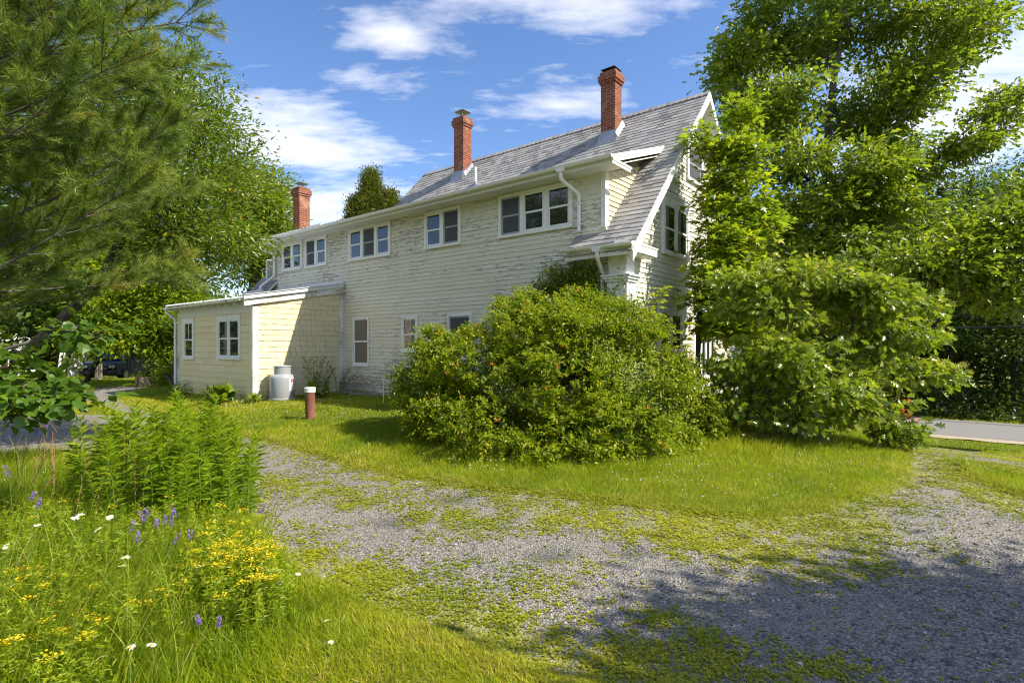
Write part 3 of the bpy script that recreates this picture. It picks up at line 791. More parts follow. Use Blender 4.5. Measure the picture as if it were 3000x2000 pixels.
def grow(r_, trunk, pts, r0, rmin=.006, wig=.12):
    """trunk: polyline nodes; pts: twig ends; attach each to the nearest node"""
    nodes = [np.array(t, float) for t in trunk]; par = [-1] + list(range(len(trunk) - 1))
    tr = np.array(trunk)
    order = np.argsort(np.min(np.linalg.norm(pts[:, None] - tr[None], axis=2), axis=1))
    tips = []
    arr = np.array(nodes)
    for i in order:
        p = pts[i]
        d = arr - p; dist = np.linalg.norm(d, axis=1) + .8 * np.maximum(arr[:, 2] - p[2] + .15, 0)
        j = int(np.argmin(dist)); L = np.linalg.norm(p - arr[j])
        k = max(int(L / .45), 1); last = j
        for q in range(1, k + 1):
            f = q / k; m = arr[j] * (1 - f) + p * f
            if q < k: m = m + r_.normal(size=3) * wig * L * .35 + np.array([0, 0, .10 * L * math.sin(f * math.pi)])
            nodes.append(m); par.append(last); last = len(nodes) - 1
        arr = np.array(nodes); tips.append(last)
    cnt = np.zeros(len(nodes)); cnt[tips] = 1
    for i in range(len(nodes) - 1, 0, -1): cnt[par[i]] += cnt[i]
    rad = np.maximum(r0 * (cnt / cnt[0]) ** .52, rmin)
    for i in range(1, len(trunk)): rad[i] = max(rad[i], r0 * (1 - .75 * i / (len(trunk) - 1)))
    rad[0] = r0
    par = np.array(par); ch = np.arange(1, len(nodes))
    ra = np.minimum(rad[par[ch]], rad[ch] * 1.6 + .004); 
    for i in range(1, len(trunk)): ra[i - 1] = rad[i - 1]
    return arr[par[ch]], arr[ch], ra, rad[ch], arr[tips], arr[par[tips]]

def lobe_points(r_, lobes, n, shell=.55, gap=.33, gs=.9, seed=0):
    vol = np.array([(l[3] * l[4] * l[5]) ** .62 for l in lobes]); vol /= vol.sum()
    out = []
    while sum(map(len, out)) < n:
        k = r_.choice(len(lobes), 4 * n, p=vol); Lb = np.array(lobes)[k]
        d = unit(r_, len(k)); rr = r_.random(len(k)) ** (1 / (2 + 2 * shell))
        p = Lb[:, :3] + d * rr[:, None] * Lb[:, 3:6]
        g = (vnoise(p[:, 0] + p[:, 2] * .7, p[:, 1] + p[:, 2] * .9, gs, seed) + vnoise(p[:, 0] - p[:, 2], p[:, 2] * 1.3, gs * 1.3, seed + 5)) / 2
        out.append(p[g > gap])
    return np.vstack(out)[:n]

def tree(name, label, cat, trunk, lobes, ncl, nleaf, leaf, tmpl, mleaf, mbark, r0, cr=.45, up=.6, droop=.25, flat=.6, seed=1, group=None, gap=.33, gs=.9, shell=.55, parts=('trunk', 'crown'), tint=(.5, .22), width=None, rmin=.006, lvar=.3, extra=None):
    """lobes: (x,y,z,rx,ry,rz) in world space"""
    r_ = np.random.default_rng(seed)
    base = np.array(trunk[0], float)
    root = thing(name, label, cat, tuple(base), 0, group)
    pts = lobe_points(r_, lobes, ncl, shell, gap, gs, seed)
    A, B, ra, rb, tips, pre = grow(r_, trunk, pts, r0, rmin)
    v, f = tubes_np(A, B, ra, rb, 6)
    wood = mesh_np(parts[0], v - base, [f], mbark, root, smooth=True)
    n = len(tips) * nleaf
    c = np.repeat(tips, nleaf, 0); pr = np.repeat(pre, nleaf, 0)
    tw = c - pr; tw /= np.linalg.norm(tw, axis=1)[:, None] + 1e-9
    off = r_.normal(size=(n, 3)) * cr * .5 * np.array([1, 1, flat])
    P = c + off - tw * cr * .35 * r_.random((n, 1))
    D = off / (np.linalg.norm(off, axis=1)[:, None] + 1e-9) * .9 + tw * .5 + r_.normal(size=(n, 3)) * .35 + np.array([0, 0, -droop])
    N_ = r_.normal(size=(n, 3)) * (1 - up) + np.array([0, 0, up]) + unit(r_, n) * .25
    L = leaf * (1 + lvar * (r_.random(n) - .5) * 2)
    ct = np.repeat(r_.normal(size=len(tips)) * tint[1] * .7, nleaf)
    t = np.clip(tint[0] + ct + r_.normal(size=n) * tint[1] * .6, 0, 1)
    fo = Fol().add(P - base, D, N_, L, tmpl, t, None if width is None else L * width)
    if extra: extra(fo, r_, c - base, off)
    fo.build(parts[1], mleaf, root)
    return root, tips
def lob(px, py, rx, ry, depth, rd=None, dz=0):           # lobe given by its apparent size at a real distance
    c = W(px, py, depth); k = depth / F / .784
    return (c[0], c[1], c[2] + dz, rx * k, rd or (rx + ry) / 2 * k, ry * k)
# ================================================================== leaf and bark materials
M['l_oak'] = m_leaf('oak_leaf', [(0, (0.058, 0.098, 0.007)), (.5, (0.140, 0.201, 0.007)), (1, (0.299, 0.336, 0.010))], rough=.36, spec=.6)
M['l_oakfront'] = m_leaf('young_oak_leaf', [(0, (0.065, 0.112, 0.008)), (.5, (0.153, 0.217, 0.008)), (.85, (0.299, 0.342, 0.012)), (1, (0.351, 0.317, 0.040))], rough=.33, spec=.65)
M['l_maple'] = m_leaf('maple_leaf', [(0, (0.048, 0.101, 0.006)), (.5, (0.155, 0.224, 0.004)), (1, (0.391, 0.403, 0.006))], .45, rough=.4)
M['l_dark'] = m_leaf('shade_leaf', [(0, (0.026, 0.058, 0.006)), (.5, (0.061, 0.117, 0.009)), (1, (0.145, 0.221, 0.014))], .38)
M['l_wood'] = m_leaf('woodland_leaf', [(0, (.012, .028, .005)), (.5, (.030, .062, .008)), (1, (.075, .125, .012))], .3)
M['l_cherry'] = m_leaf('cherry_leaf', [(0, (0.049, 0.090, 0.008)), (.5, (0.113, 0.177, 0.008)), (.9, (0.230, 0.281, 0.012)), (1, (0.513, 0.275, 0.020))], .36, rough=.36, spec=.5)
M['l_linden'] = m_leaf('linden_leaf', [(0, (0.050, 0.103, 0.008)), (.5, (0.112, 0.184, 0.008)), (1, (0.225, 0.287, 0.012))], .42, rough=.45)
M['l_lindend'] = m_leaf('shaded_linden_leaf', [(0, (.025, .065, .007)), (.5, (.06, .125, .009)), (1, (.14, .21, .012))], .35, rough=.45)  # darker copy of the linden green, shade put into the leaf colour
M['l_pine'] = m_leaf('pine_needle', [(0, (0.047, 0.087, 0.010)), (.5, (0.121, 0.189, 0.020)), (.93, (0.257, 0.315, 0.045)), (1, (0.405, 0.168, 0.030))], .22, rough=.45, spec=.4)
M['l_cedar'] = m_leaf('cedar_spray', [(0, (.045, .062, .008)), (.5, (.115, .130, .012)), (1, (.22, .20, .02))], .2)
M['l_bush'] = m_leaf('shrub_leaf', [(0, (0.056, 0.104, 0.005)), (.4, (0.157, 0.218, 0.006)), (.85, (0.406, 0.397, 0.008)), (.965, (0.378, 0.364, 0.020)), (1, (0.504, 0.130, 0.030))], .42, rough=.38, spec=.35)
M['l_gold'] = m_leaf('goldenrod_leaf', [(0, (0.072, 0.150, 0.006)), (.5, (0.169, 0.270, 0.006)), (1, (0.364, 0.420, 0.012))], .4)
M['l_dock'] = m_leaf('dock_leaf', [(0, (.055, .115, .008)), (.5, (.120, .190, .010)), (1, (.23, .28, .02))], .35)
M['l_spurge'] = m_leaf('spurge_leaf', [(0, (0.102, 0.184, 0.006)), (.5, (0.216, 0.293, 0.006)), (1, (0.372, 0.402, 0.010))], .4)
M['yellow'] = m_leaf('yellow_bracts', [(0, (.55, .44, .01)), (1, (.75, .58, .02))], .3, (.7, .6, .05))
M['l_grass'] = m_leaf('lawn_blade', [(0, (0.084, 0.149, 0.004)), (.35, (0.180, 0.251, 0.004)), (.75, (0.318, 0.341, 0.006)), (1, (0.504, 0.396, 0.090))], .4, rough=.5, spec=.3)
M['l_tall'] = m_leaf('meadow_blade', [(0, (0.092, 0.171, 0.008)), (.5, (0.196, 0.275, 0.010)), (.8, (0.322, 0.341, 0.030)), (1, (0.598, 0.473, 0.220))], .35, rough=.5, spec=.3)
M['l_weed'] = m_leaf('gravel_weed', [(0, (.12, .165, .006)), (.5, (.255, .275, .006)), (1, (.40, .38, .012))], .3, rough=.5)
M['straw'] = m_simple('dry_straw', (.36, .22, .10), .9, .1)
M['stem'] = m_simple('green_stem', (.14, .22, .04), .7, .3)
M['bark'] = m_bark('grey_bark', (.055, .05, .045), (.16, .145, .13))
M['barkd'] = m_bark('dark_bark', (.03, .026, .022), (.09, .078, .065))
M['purple'] = m_leaf('vetch_purple', [(0, (.14, .07, .38)), (1, (.36, .19, .60))], .3, (.4, .2, .7))
M['petal'] = m_leaf('white_petal', [(0, (.72, .73, .70)), (1, (.82, .82, .80))], .25, (.9, .9, .85))
M['clover'] = m_simple('clover_head', (.62, .58, .50), .9, .1)

# ================================================================== trees on the left
pr_ = np.random.default_rng(21)
def pine():
    base = np.array([-5.9, 4.7, gzs(-5.9, 4.7)])
    root = thing('pine_tree', 'white pine with long soft needles leaning in at the near left', 'pine tree', tuple(base))
    hT = 11.0
    tr = np.array([base + np.array([.05 * math.sin(i), .05 * math.cos(i), hT * i / 12]) for i in range(13)])
    m = MB(); m.tube(tr - base, np.linspace(.19, .03, 13), 12); m.build('trunk', M['barkd'], root, smooth=True)
    A, B, ra, rb = [], [], [], []
    SP, SD, SL, ST = [], [], [], []
    def shoot(p, d, L, t): SP.append(p); SD.append(d / np.linalg.norm(d)); SL.append(L); ST.append(t)
    for zi, zb in enumerate(np.arange(1.75, 10.2, .28)):
        nb = 7
        Lmax = (2.75 if zb < 3.9 else 2.75 - (zb - 3.9) * .33) 
        for b in range(nb):
            az = b * 2 * math.pi / nb + zi * .9 + pr_.normal() * .15
            ca = math.cos(az)
            if ca < -.35 and pr_.random() < .6: continue
            L = max(Lmax * pr_.uniform(.78, 1.10), .5)
            p = base + np.array([0, 0, zb]); dirv = np.array([math.cos(az), math.sin(az), pr_.uniform(.02, .30)])
            n = 9; P = [p]
            for k in range(n):
                dirv = dirv + np.array([0, 0, .035]) + pr_.normal(size=3) * .05; dirv /= np.linalg.norm(dirv)
                P.append(P[-1] + dirv * L / n)
            P = np.array(P); R = np.linspace(.026, .005, n + 1) * (L / 2.6) ** .5
            for k in range(n): A.append(P[k]); B.append(P[k+1]); ra.append(R[k]); rb.append(R[k+1])
            for k in range(2, n + 1):
                for side in (-1, 1, 0) if k < n else (-1, 0, 1, 0):
                    if side == 0 and k < n and pr_.random() < .6: continue
                    fwd = P[k] - P[k-1]; fwd /= np.linalg.norm(fwd)
                    lat = np.cross(fwd, [0, 0, 1.0]) * side
                    d = fwd * pr_.uniform(.55, .9) + lat * pr_.uniform(.6, 1.0) + np.array([0, 0, pr_.uniform(-.15, .42)])
                    d /= np.linalg.norm(d)
                    tl = pr_.uniform(.35, .75) * (1.15 - .5 * k / n) * min(L / 2.2, 1.1)
                    q = P[k] + d * tl
                    A.append(P[k]); B.append(q); ra.append(.0045); rb.append(.003)
                    tt = np.clip(.5 + pr_.normal() * .2, .05, .9) if pr_.random() > .012 else 1.0
                    shoot(P[k] + d * tl * .35, d, tl * .75, tt)
                    for _ in range(3):
                        d2 = d * .8 + unit(pr_, 1)[0] * .55 + np.array([0, 0, .25]); d2 /= np.linalg.norm(d2)
                        s0 = P[k] + d * tl * pr_.uniform(.45, 1.0); l2 = pr_.uniform(.12, .28)
                        A.append(s0); B.append(s0 + d2 * l2); ra.append(.003); rb.append(.002)
                        shoot(s0, d2, l2, tt if tt < 1 else .9)
    SP0, SD0, SL0, ST0 = map(np.array, (SP, SD, SL, ST))
    v, f = tubes_np(np.array(A), np.array(B), np.array(ra), np.array(rb), 5)
    mesh_np('branches', v - base, [f], M['bark'], root, smooth=True)
    SP, SD, SL, ST = map(np.array, (SP, SD, SL, ST))
    per = np.maximum((SL * 430).astype(int), 46)
    i = np.repeat(np.arange(len(SP)), per); n = len(i)
    t = pr_.random(n); P = SP[i] + SD[i] * (SL[i] * t)[:, None]
    lat = unit(pr_, n); lat -= SD[i] * np.sum(lat * SD[i], 1)[:, None]; lat /= np.linalg.norm(lat, axis=1)[:, None]
    sp = pr_.uniform(.5, 1.0, n) * (1.05 - .55 * t)
    D = SD[i] * .75 + lat * sp[:, None] + np.array([0, 0, -.10])
    Ln = pr_.uniform(.075, .12, n)
    tint = np.clip(ST[i] + pr_.normal(size=n) * .08, 0, 1)
    e = np.repeat(np.arange(len(SP)), 26); ne = len(e); De = SD[e] * .55 + unit(pr_, ne)
    P = np.vstack([P, SP[e] + SD[e] * SL[e][:, None]]); D = np.vstack([D, De]); Ln = np.concatenate([Ln, pr_.uniform(.06, .10, ne)]); tint = np.concatenate([tint, np.clip(ST[e] + .12 + pr_.normal(size=ne) * .08, 0, .92)]); n = n + ne
    Fol().add(P - base, D, unit(pr_, n), Ln, T_NEEDLE, tint, width=np.full(n, .0042)).build('needles', M['l_pine'], root)
    return n
pine()

def gtr(x, y, pts):                                       # trunk polyline from the ground
    z = gzs(x, y) - .05
    return [np.array([x, y, z])] + [np.array(p, float) for p in pts]

# wild cherry behind the pine
tree('cherry_tree', 'broadleaf tree with narrow pointed leaves and specks of orange, behind the pine', 'tree',
     gtr(-8.6, 8.7, [(-7.9, 8.8, 1.4), (-6.7, 8.9, 2.6), (-6.1, 9, 4.0), (-5.7, 9, 5.2)]),
     [lob(430, 200, 75, 80, 8.8, 1.2), lob(500, 330, 75, 75, 9, 1.2), lob(470, 450, 95, 80, 8.8, 1.3), lob(480, 545, 78, 58, 9, 1.1), lob(400, 330, 90, 120, 9.2, 1.4), lob(330, 480, 110, 110, 9.6, 1.4), lob(415, 590, 95, 60, 9.2, 1.2), lob(300, 250, 90, 110, 9.6, 1.4), lob(570, 548, 42, 24, 8.9, .5), lob(440, 630, 55, 28, 9, .7),lob(560, 350, 30, 18, 8.9, .3), lob(300, 130, 80, 70, 9.5, 1.2), lob(200, 330, 110, 130, 10, 1.4)],
     1000, 34, .095, T_NARROW, M['l_cherry'], M['barkd'], .075, cr=.42, up=.45, droop=.15, seed=31, shell=.9, gap=.30, tint=(.5, .20), width=1.25)

# young linden on the near left with big heart-shaped leaves
tree('linden_sapling', 'low linden branches with broad drooping leaves at the left edge', 'sapling',
     gtr(-5.2, 4.6, [(-5.1, 4.6, .8), (-4.9, 4.6, 1.5), (-4.75, 4.7, 2.1)]),
     [lob(200, 765, 75, 26, 4.9, .3), lob(60, 895, 100, 36, 4.5, .4), lob(150, 905, 60, 26, 4.5, .3), lob(20, 950, 60, 26, 4.5, .3), lob(-60, 850, 90, 90, 4.8, .5), lob(130, 925, 70, 22, 4.5, .3)],
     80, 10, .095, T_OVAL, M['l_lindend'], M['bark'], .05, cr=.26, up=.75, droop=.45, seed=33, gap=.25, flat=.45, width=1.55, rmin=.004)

# background maples at the left
tree('maple_tree', 'big shady maple with a thick dark trunk left of the parked car', 'tree',
     gtr(*G(106, 871), [(-19.5, 23, 1.6), (-19.4, 23, 4), (-19, 23, 7), (-18.6, 23, 10)]),
     [lob(60, 620, 130, 90, 23, 3), lob(180, 560, 120, 110, 23.5, 3), lob(60, 420, 160, 150, 24, 3), lob(230, 400, 120, 120, 24, 3), lob(20, 740, 110, 55, 22, 2), lob(170, 720, 90, 50, 22, 2), lob(-120, 600, 150, 160, 24, 3)],
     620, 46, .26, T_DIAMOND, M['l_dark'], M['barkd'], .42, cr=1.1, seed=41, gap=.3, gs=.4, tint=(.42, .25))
tree('maple_tree', 'bright green maple overhanging the parked car left of the lean-to', 'tree',
     gtr(*G(196, 878), [(-16.6, 22.5, 1.8), (-15.8, 22, 3.6), (-14.8, 21.5, 6)]),
     [lob(300, 700, 80, 45, 20.5, 2), lob(370, 640, 80, 60, 21, 2), lob(250, 640, 90, 60, 21, 2), lob(330, 775, 75, 38, 20, 1.5), lob(240, 770, 70, 45, 20.5, 1.5), lob(385, 740, 45, 60, 20.5, 1.4), lob(300, 560, 110, 80, 22, 2.4), lob(420, 690, 30, 25, 20.5, 1)],
     560, 46, .19, T_DIAMOND, M['l_maple'], M['barkd'], .11, cr=.8, seed=42, gap=.3, gs=.5, flat=.4, up=.75, tint=(.45, .25))
tree('lilac_bush', 'leafy bush hugging the far corner of the lean-to', 'bush',
     gtr(*xy(14.9, -2.6), [tuple(np.append(xy(15.0, -2.5), 1.0)), tuple(np.append(xy(15.0, -2.4), 1.8))]),
     [lob(402, 770, 26, 40, 20.2, .9), lob(392, 830, 30, 40, 20, .9), lob(418, 740, 16, 25, 19.6, .6), lob(408, 865, 26, 18, 19.6, .7)],
     150, 40, .12, T_DIAMOND, M['l_maple'], M['barkd'], .06, cr=.45, seed=43, gap=.2, flat=.4, up=.7, parts=('stem', 'crown'), tint=(.4, .2))
tree('oak_tree', 'tall round-crowned oak standing beyond the left end of the house', 'tree',
     gtr(-14.0, 29, [(-13.8, 29, 3), (-13.5, 29, 6), (-13, 29, 9), (-12.6, 29, 11)]),
     [lob(612, 440, 52, 48, 28, 2), lob(636, 500, 36, 45, 28, 2), lob(560, 430, 60, 55, 29, 2), lob(585, 530, 60, 45, 28, 2), lob(620, 560, 35, 25, 28, 1.5), lob(560, 610, 60, 50, 29, 2), lob(500, 500, 80, 90, 29, 2.5)],
     480, 42, .24, T_NARROW, M['l_oak'], M['bark'], .3, cr=.95, seed=44, gap=.40, gs=.7, shell=1.2, tint=(.55, .22), width=1.5)
def cedar():
    r_ = np.random.default_rng(45); x, y = -7.2, 28.0; base = np.array([x, y, gzs(x, y)])
    root = thing('cedar_tree', 'olive green cedar with three pointed tops rising behind the house roof', 'tree', tuple(base))
    fo = Fol(); A, B, ra, rb = [], [], [], []
    for lx, top, wd, bs in ((0, 11.1, 1.55, 2.0), (1.0, 10.0, 1.2, 2), (-.8, 9.6, 1.25, 2)):
        A.append(np.array([lx * .3, 0, 0])); B.append(np.array([lx, 0, top])); ra.append(.16); rb.append(.02)
        n = 900
        zq = bs + (top - bs) * r_.random(n) ** .8; rad = wd * np.clip((top - zq) / (top - 5.5), .03, 1) ** .75
        az = r_.random(n) * 2 * math.pi; rr = rad * np.sqrt(r_.random(n)) * r_.uniform(.8, 1.15, n)
        c = np.stack([lx * (zq / top) + rr * np.cos(az), rr * np.sin(az), zq + .25 * rr], 1)
        for k in range(0, n, 4): A.append(np.array([lx * zq[k] / top, 0, zq[k] - .3])); B.append(c[k]); ra.append(.02); rb.append(.006)
        m = 30; cc = np.repeat(c, m, 0); out = np.stack([np.cos(az), np.sin(az), np.full(n, .9)], 1); out = np.repeat(out, m, 0)
        off = r_.normal(size=cc.shape) * .18
        D = out + r_.normal(size=cc.shape) * .45
        t = np.clip(.45 + np.repeat(r_.normal(size=n) * .18, m) + r_.normal(size=n * m) * .1, 0, 1)
        fo.add(cc + off, D, unit(r_, len(cc)), r_.uniform(.12, .24, len(cc)), T_NARROW, t)
    v, f = tubes_np(np.array(A), np.array(B), np.array(ra), np.array(rb), 5)
    mesh_np('trunk', v, [f], M['barkd'], root); fo.build('crown', M['l_cedar'], root)
cedar()

# ================================================================== trees on the right
tree('norway_maple', 'young broad-leaved maple with yellow-green tips growing against the gable wall', 'tree',
     gtr(*G(1604, 900, .1), [tuple(W(1602, 850, 11.1)), tuple(W(1606, 720, 11.2)), tuple(W(1640, 560, 11.3)), tuple(W(1660, 420, 11.4))]),
     [lob(1625, 325, 30, 28, 11.4, .35), lob(1700, 345, 38, 36, 11.5, .5), lob(1690, 430, 62, 45, 11.4, .6), lob(1640, 480, 40, 26, 11.2, .4), lob(1665, 560, 62, 45, 11.2, .6), lob(1720, 520, 60, 60, 11.8, .6), lob(1640, 640, 46, 36, 11.0, .5), lob(1710, 650, 60, 60, 11.6, .6), lob(1612, 690, 34, 20, 10.9, .35), lob(1660, 740, 50, 34, 11.2, .5), lob(1720, 760, 50, 50, 11.7, .6), lob(1700, 260, 26, 30, 11.6, .4)],
     430, 20, .20, T_MAPLE, M['l_maple'], M['barkd'], .05, cr=.36, up=.85, droop=.22, flat=.35, seed=51, gap=.18, gs=1.3, tint=(.52, .26), shell=.8)
tree('red_oak', 'tall open-crowned oak rising right of the gable above the lawn', 'tree',
     gtr(9.3, 16.2, [tuple(W(1890, 820, 16.2)), tuple(W(1893, 600, 16.2)), tuple(W(1898, 440, 16.2)), tuple(W(1902, 300, 16.2)), tuple(W(1915, 180, 16.1)), tuple(W(1935, 60, 16.0)), tuple(W(1950, -120, 16.0))]),
     [lob(1790, 70, 105, 80, 16, 1.8), lob(1700, 150, 55, 60, 16, 1.2), lob(1745, 250, 75, 60, 15.6, 1.3), lob(1960, 40, 110, 90, 16.5, 2), lob(2120, 90, 110, 85, 16, 1.8), lob(2230, 60, 65, 70, 16, 1.3), lob(1830, 230, 60, 60, 15.4, 1.2), lob(1790, 360, 90, 55, 15.5, 1.4), lob(2010, 250, 105, 60, 16, 1.5), lob(2095, 195, 72, 50, 16, 1.4), lob(1940, 400, 110, 60, 15.5, 1.5), lob(2040, 350, 65, 45, 16, 1.3), lob(2210, 330, 62, 26, 15.6, .8), lob(2285, 280, 60, 34, 15.4, .8), lob(2120, 395, 62, 26, 15.8, .9), lob(1850, 480, 100, 45, 15.5, 1.3), lob(2010, 480, 90, 45, 16, 1.4), lob(1900, 560, 120, 45, 15.6, 1.4), lob(2080, 570, 90, 40, 15.8, 1.4), lob(1800, 590, 80, 40, 15.8, 1.3), lob(1990, -140, 230, 110, 16.2, 3), lob(2345, 225, 35, 36, 15.5, .6), lob(1780, 690, 90, 70, 16.5, 1.4), lob(1920, 690, 120, 70, 16.8, 1.6), lob(1680, 230, 30, 30, 15.6, .6)],
     1150, 50, .19, T_OAKS, M['l_oak'], M['bark'], .17, cr=.56, up=.5, droop=.35, seed=52, gap=.40, gs=1.0, shell=.8, width=.8, flat=.42, tint=(.5, .24))
tree('oak_limb_tree', 'oak reaching long level limbs in from the right edge above the power lines', 'tree',
     gtr(14.6, 13.4, [(14.5, 13.4, 2), (14.2, 13.4, 4.0), (13.6, 13.2, 5.2), tuple(W(2352, 575, 13)), tuple(W(2230, 590, 12.8)), tuple(W(2120, 600, 12.6))]),
     [lob(2310, 510, 75, 45, 12.6, .9), lob(2220, 560, 55, 36, 12.6, .8), lob(2290, 600, 85, 36, 12.8, .9), lob(2180, 610, 70, 30, 12.6, .7), lob(2330, 680, 60, 36, 12.6, .8), lob(2230, 660, 75, 26, 12.8, .7), lob(2420, 480, 90, 90, 13, 1.2), lob(2100, 590, 55, 26, 12.6, .6), lob(2440, 620, 90, 70, 13, 1.2), lob(2130, 660, 60, 25, 12.8, .6)],
     420, 34, .15, T_OAKS, M['l_oak'], M['barkd'], .2, cr=.5, up=.6, droop=.3, flat=.45, seed=53, gap=.3, shell=.7, tint=(.5, .22))
def red_tips(fo, r_, c, off): pass
so = G(1800, 1020)
tree('oak_sapling', 'low spreading young oak with glossy lobed leaves on the lawn edge', 'sapling',
     gtr(so[0] + .35, so[1] + .5, [tuple(W(1860, 900, 9.9)), tuple(W(1850, 780, 9.9)), tuple(W(1840, 690, 9.9))]),
     [lob(1850, 640, 105, 38, 9.4, .7), lob(1740, 700, 75, 45, 9.3, .7), lob(1970, 680, 85, 42, 9.4, .7), lob(2050, 770, 70, 48, 9.3, .7), lob(1890, 760, 95, 45, 9.0, .7), lob(2000, 845, 90, 42, 9.1, .7), lob(1765, 820, 90, 48, 8.9, .7), lob(1665, 850, 55, 34, 9.2, .5), lob(1880, 890, 95, 36, 8.8, .7), lob(2110, 850, 42, 30, 9.2, .45), lob(1700, 930, 80, 28, 9.0, .55), lob(1840, 950, 95, 26, 8.7, .55), lob(1960, 935, 75, 26, 8.8, .5), lob(2045, 925, 48, 28, 8.9, .45), lob(2070, 985, 24, 22, 8.8, .25), lob(1620, 905, 26, 16, 9.3, .3), lob(1690, 640, 30, 16, 9.4, .3), lob(2105, 700, 26, 16, 9.4, .3), lob(1930, 605, 32, 14, 9.4, .3)],
     330, 40, .15, T_OAK, M['l_oakfront'], M['barkd'], .07, cr=.30, up=.42, droop=.5, seed=54, gap=.31, gs=1.3, shell=.9, tint=(.52, .24), flat=.45, width=.9)
# thin dead twigs under it
tw = np.random.default_rng(55); A = []; B = []
root = thing('dead_brush', 'tangle of bare dead twigs under the young oak', 'brush', (so[0] - .3, so[1] + .1, gzs(*so)))
for k in range(130):
    p = np.array([tw.uniform(-.9, 1.1), tw.uniform(-.15, .7), tw.uniform(0, .12)]); d = unit(tw, 1)[0] * np.array([1, .6, .55]); d[2] = abs(d[2])
    for q in range(4):
        n = p + d * tw.uniform(.06, .2); A.append(p); B.append(n); p = n; d = d + unit(tw, 1)[0] * .5; d /= np.linalg.norm(d)
v, f = tubes_np(np.array(A), np.array(B), np.full(len(A), .006), np.full(len(A), .004), 4)
mesh_np('twigs', v, [f], M['bark'], root)
# red new leaves at the right tip of the sapling
rl = np.random.default_rng(56); c = W(2072, 945, 8.8)
rt = thing('red_oak_shoot', 'shoot of bright orange-red new oak leaves right of the young oak', 'shoot', (c[0], c[1], gzs(c[0], c[1])))
zc = c[2] - rt.location.z
m = MB(); m.tube([(-.15, .25, .02), (-.05, .1, zc * .6), (0, 0, zc)], [.008, .006, .003], 6); m.build('stem', M['barkd'], rt)
P = np.array([0, 0, zc]) + rl.normal(size=(22, 3)) * np.array([.08, .06, .09]); 
Fol().add(P, rl.normal(size=(22, 3)) + np.array([.6, 0, .2]), np.array([0, -.3, 1.0]) + rl.normal(size=(22, 3)) * .4, .12, T_OAK, rl.random(22)).build('leaves', m_leaf('red_new_leaf', [(0, (.35, .06, .02)), (1, (.55, .16, .04))], .35, (.7, .2, .05)), rt)

# woodland across the road
labels = ['dark tree across the road directly behind the upper power line', 'dark woodland tree across the road at the right edge', 'tree across the road showing between the red oak and the power lines',
          'tree across the road half hidden by the young oak', 'woodland tree across the road farthest to the right', 'woodland tree across the road behind the gable', 'tall dark tree in the second row across the road', 'second-row tree across the road near the right edge', 'second-row woodland tree behind the red oak']
wl = [(2180, 24, 9.5), (2330, 22.5, 10), (2060, 25.5, 10.5), (1920, 27, 10), (2500, 23, 11), (1780, 29, 10), (2130, 29, 12), (2290, 28, 12), (1980, 32, 13)]
for i, ((px, dp, ht), lb) in enumerate(zip(wl, labels)):
    c = W(px, 800, dp); x, y = c[0], c[1]; g0 = gzs(x, y); k = dp / F / .784
    r_ = np.random.default_rng(60 + i)
    lobs = []
    for q in range(11):
        hz = r_.uniform(.18, .95); rr = (1.0 - abs(hz - .45)) * 2.2
        a = r_.uniform(0, 6.28); lobs.append((x + math.cos(a) * rr * .9, y + math.sin(a) * rr * .7, g0 + hz * ht, 1.7, 1.5, 1.05))
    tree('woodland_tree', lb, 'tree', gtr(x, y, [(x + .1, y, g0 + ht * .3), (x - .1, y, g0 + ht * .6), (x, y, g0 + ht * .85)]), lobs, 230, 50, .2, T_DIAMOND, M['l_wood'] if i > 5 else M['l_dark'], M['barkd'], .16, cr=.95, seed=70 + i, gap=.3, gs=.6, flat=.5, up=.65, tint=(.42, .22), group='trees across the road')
ug = np.random.default_rng(80); n = 26000
uu = ug.uniform(-26, 6, n); vv = ug.uniform(17.6, 23, n) ; X_, Y_ = xy(uu, vv)
hgt = ug.random(n) ** 1.6 * (.4 + 2.3 * sm(vv, 17.8, 21) * (.4 + fnoise(X_, Y_, .5, 3)))
P = np.stack([X_, Y_, gz0(X_, Y_) + hgt], 1)
tag(Fol().add(P, unit(ug, n) + np.array([0, 0, .3]), unit(ug, n) * .6 + np.array([0, 0, .7]), ug.uniform(.12, .28, n), T_DIAMOND, np.clip(ug.normal(.4, .2, n), 0, 1)).build('undergrowth', M['l_wood']), 'dark undergrowth along the far side of the road', 'undergrowth', kind='stuff')
wd = np.random.default_rng(81); n = 60000
uu = wd.uniform(-70, 60, n); vv = wd.uniform(25, 40, n); X_, Y_ = xy(uu, vv)
P = np.stack([X_, Y_, -1.2 + wd.random(n) ** .8 * (9 + 5 * fnoise(X_, Y_, .12, 7))], 1)
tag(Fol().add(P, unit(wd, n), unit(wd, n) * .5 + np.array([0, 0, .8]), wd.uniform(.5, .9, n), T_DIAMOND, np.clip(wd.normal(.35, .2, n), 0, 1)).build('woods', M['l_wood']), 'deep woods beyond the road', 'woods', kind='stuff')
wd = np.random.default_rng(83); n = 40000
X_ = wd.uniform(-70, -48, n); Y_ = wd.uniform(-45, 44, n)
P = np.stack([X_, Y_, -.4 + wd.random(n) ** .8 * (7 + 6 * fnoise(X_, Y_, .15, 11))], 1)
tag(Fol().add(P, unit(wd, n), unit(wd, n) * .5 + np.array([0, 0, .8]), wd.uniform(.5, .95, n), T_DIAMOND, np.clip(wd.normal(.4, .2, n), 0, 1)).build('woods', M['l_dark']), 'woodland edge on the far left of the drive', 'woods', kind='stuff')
wd = np.random.default_rng(82); n = 26000
X_ = wd.uniform(-75, -22, n); Y_ = wd.uniform(42, 60, n) + (X_ + 22) * -.1
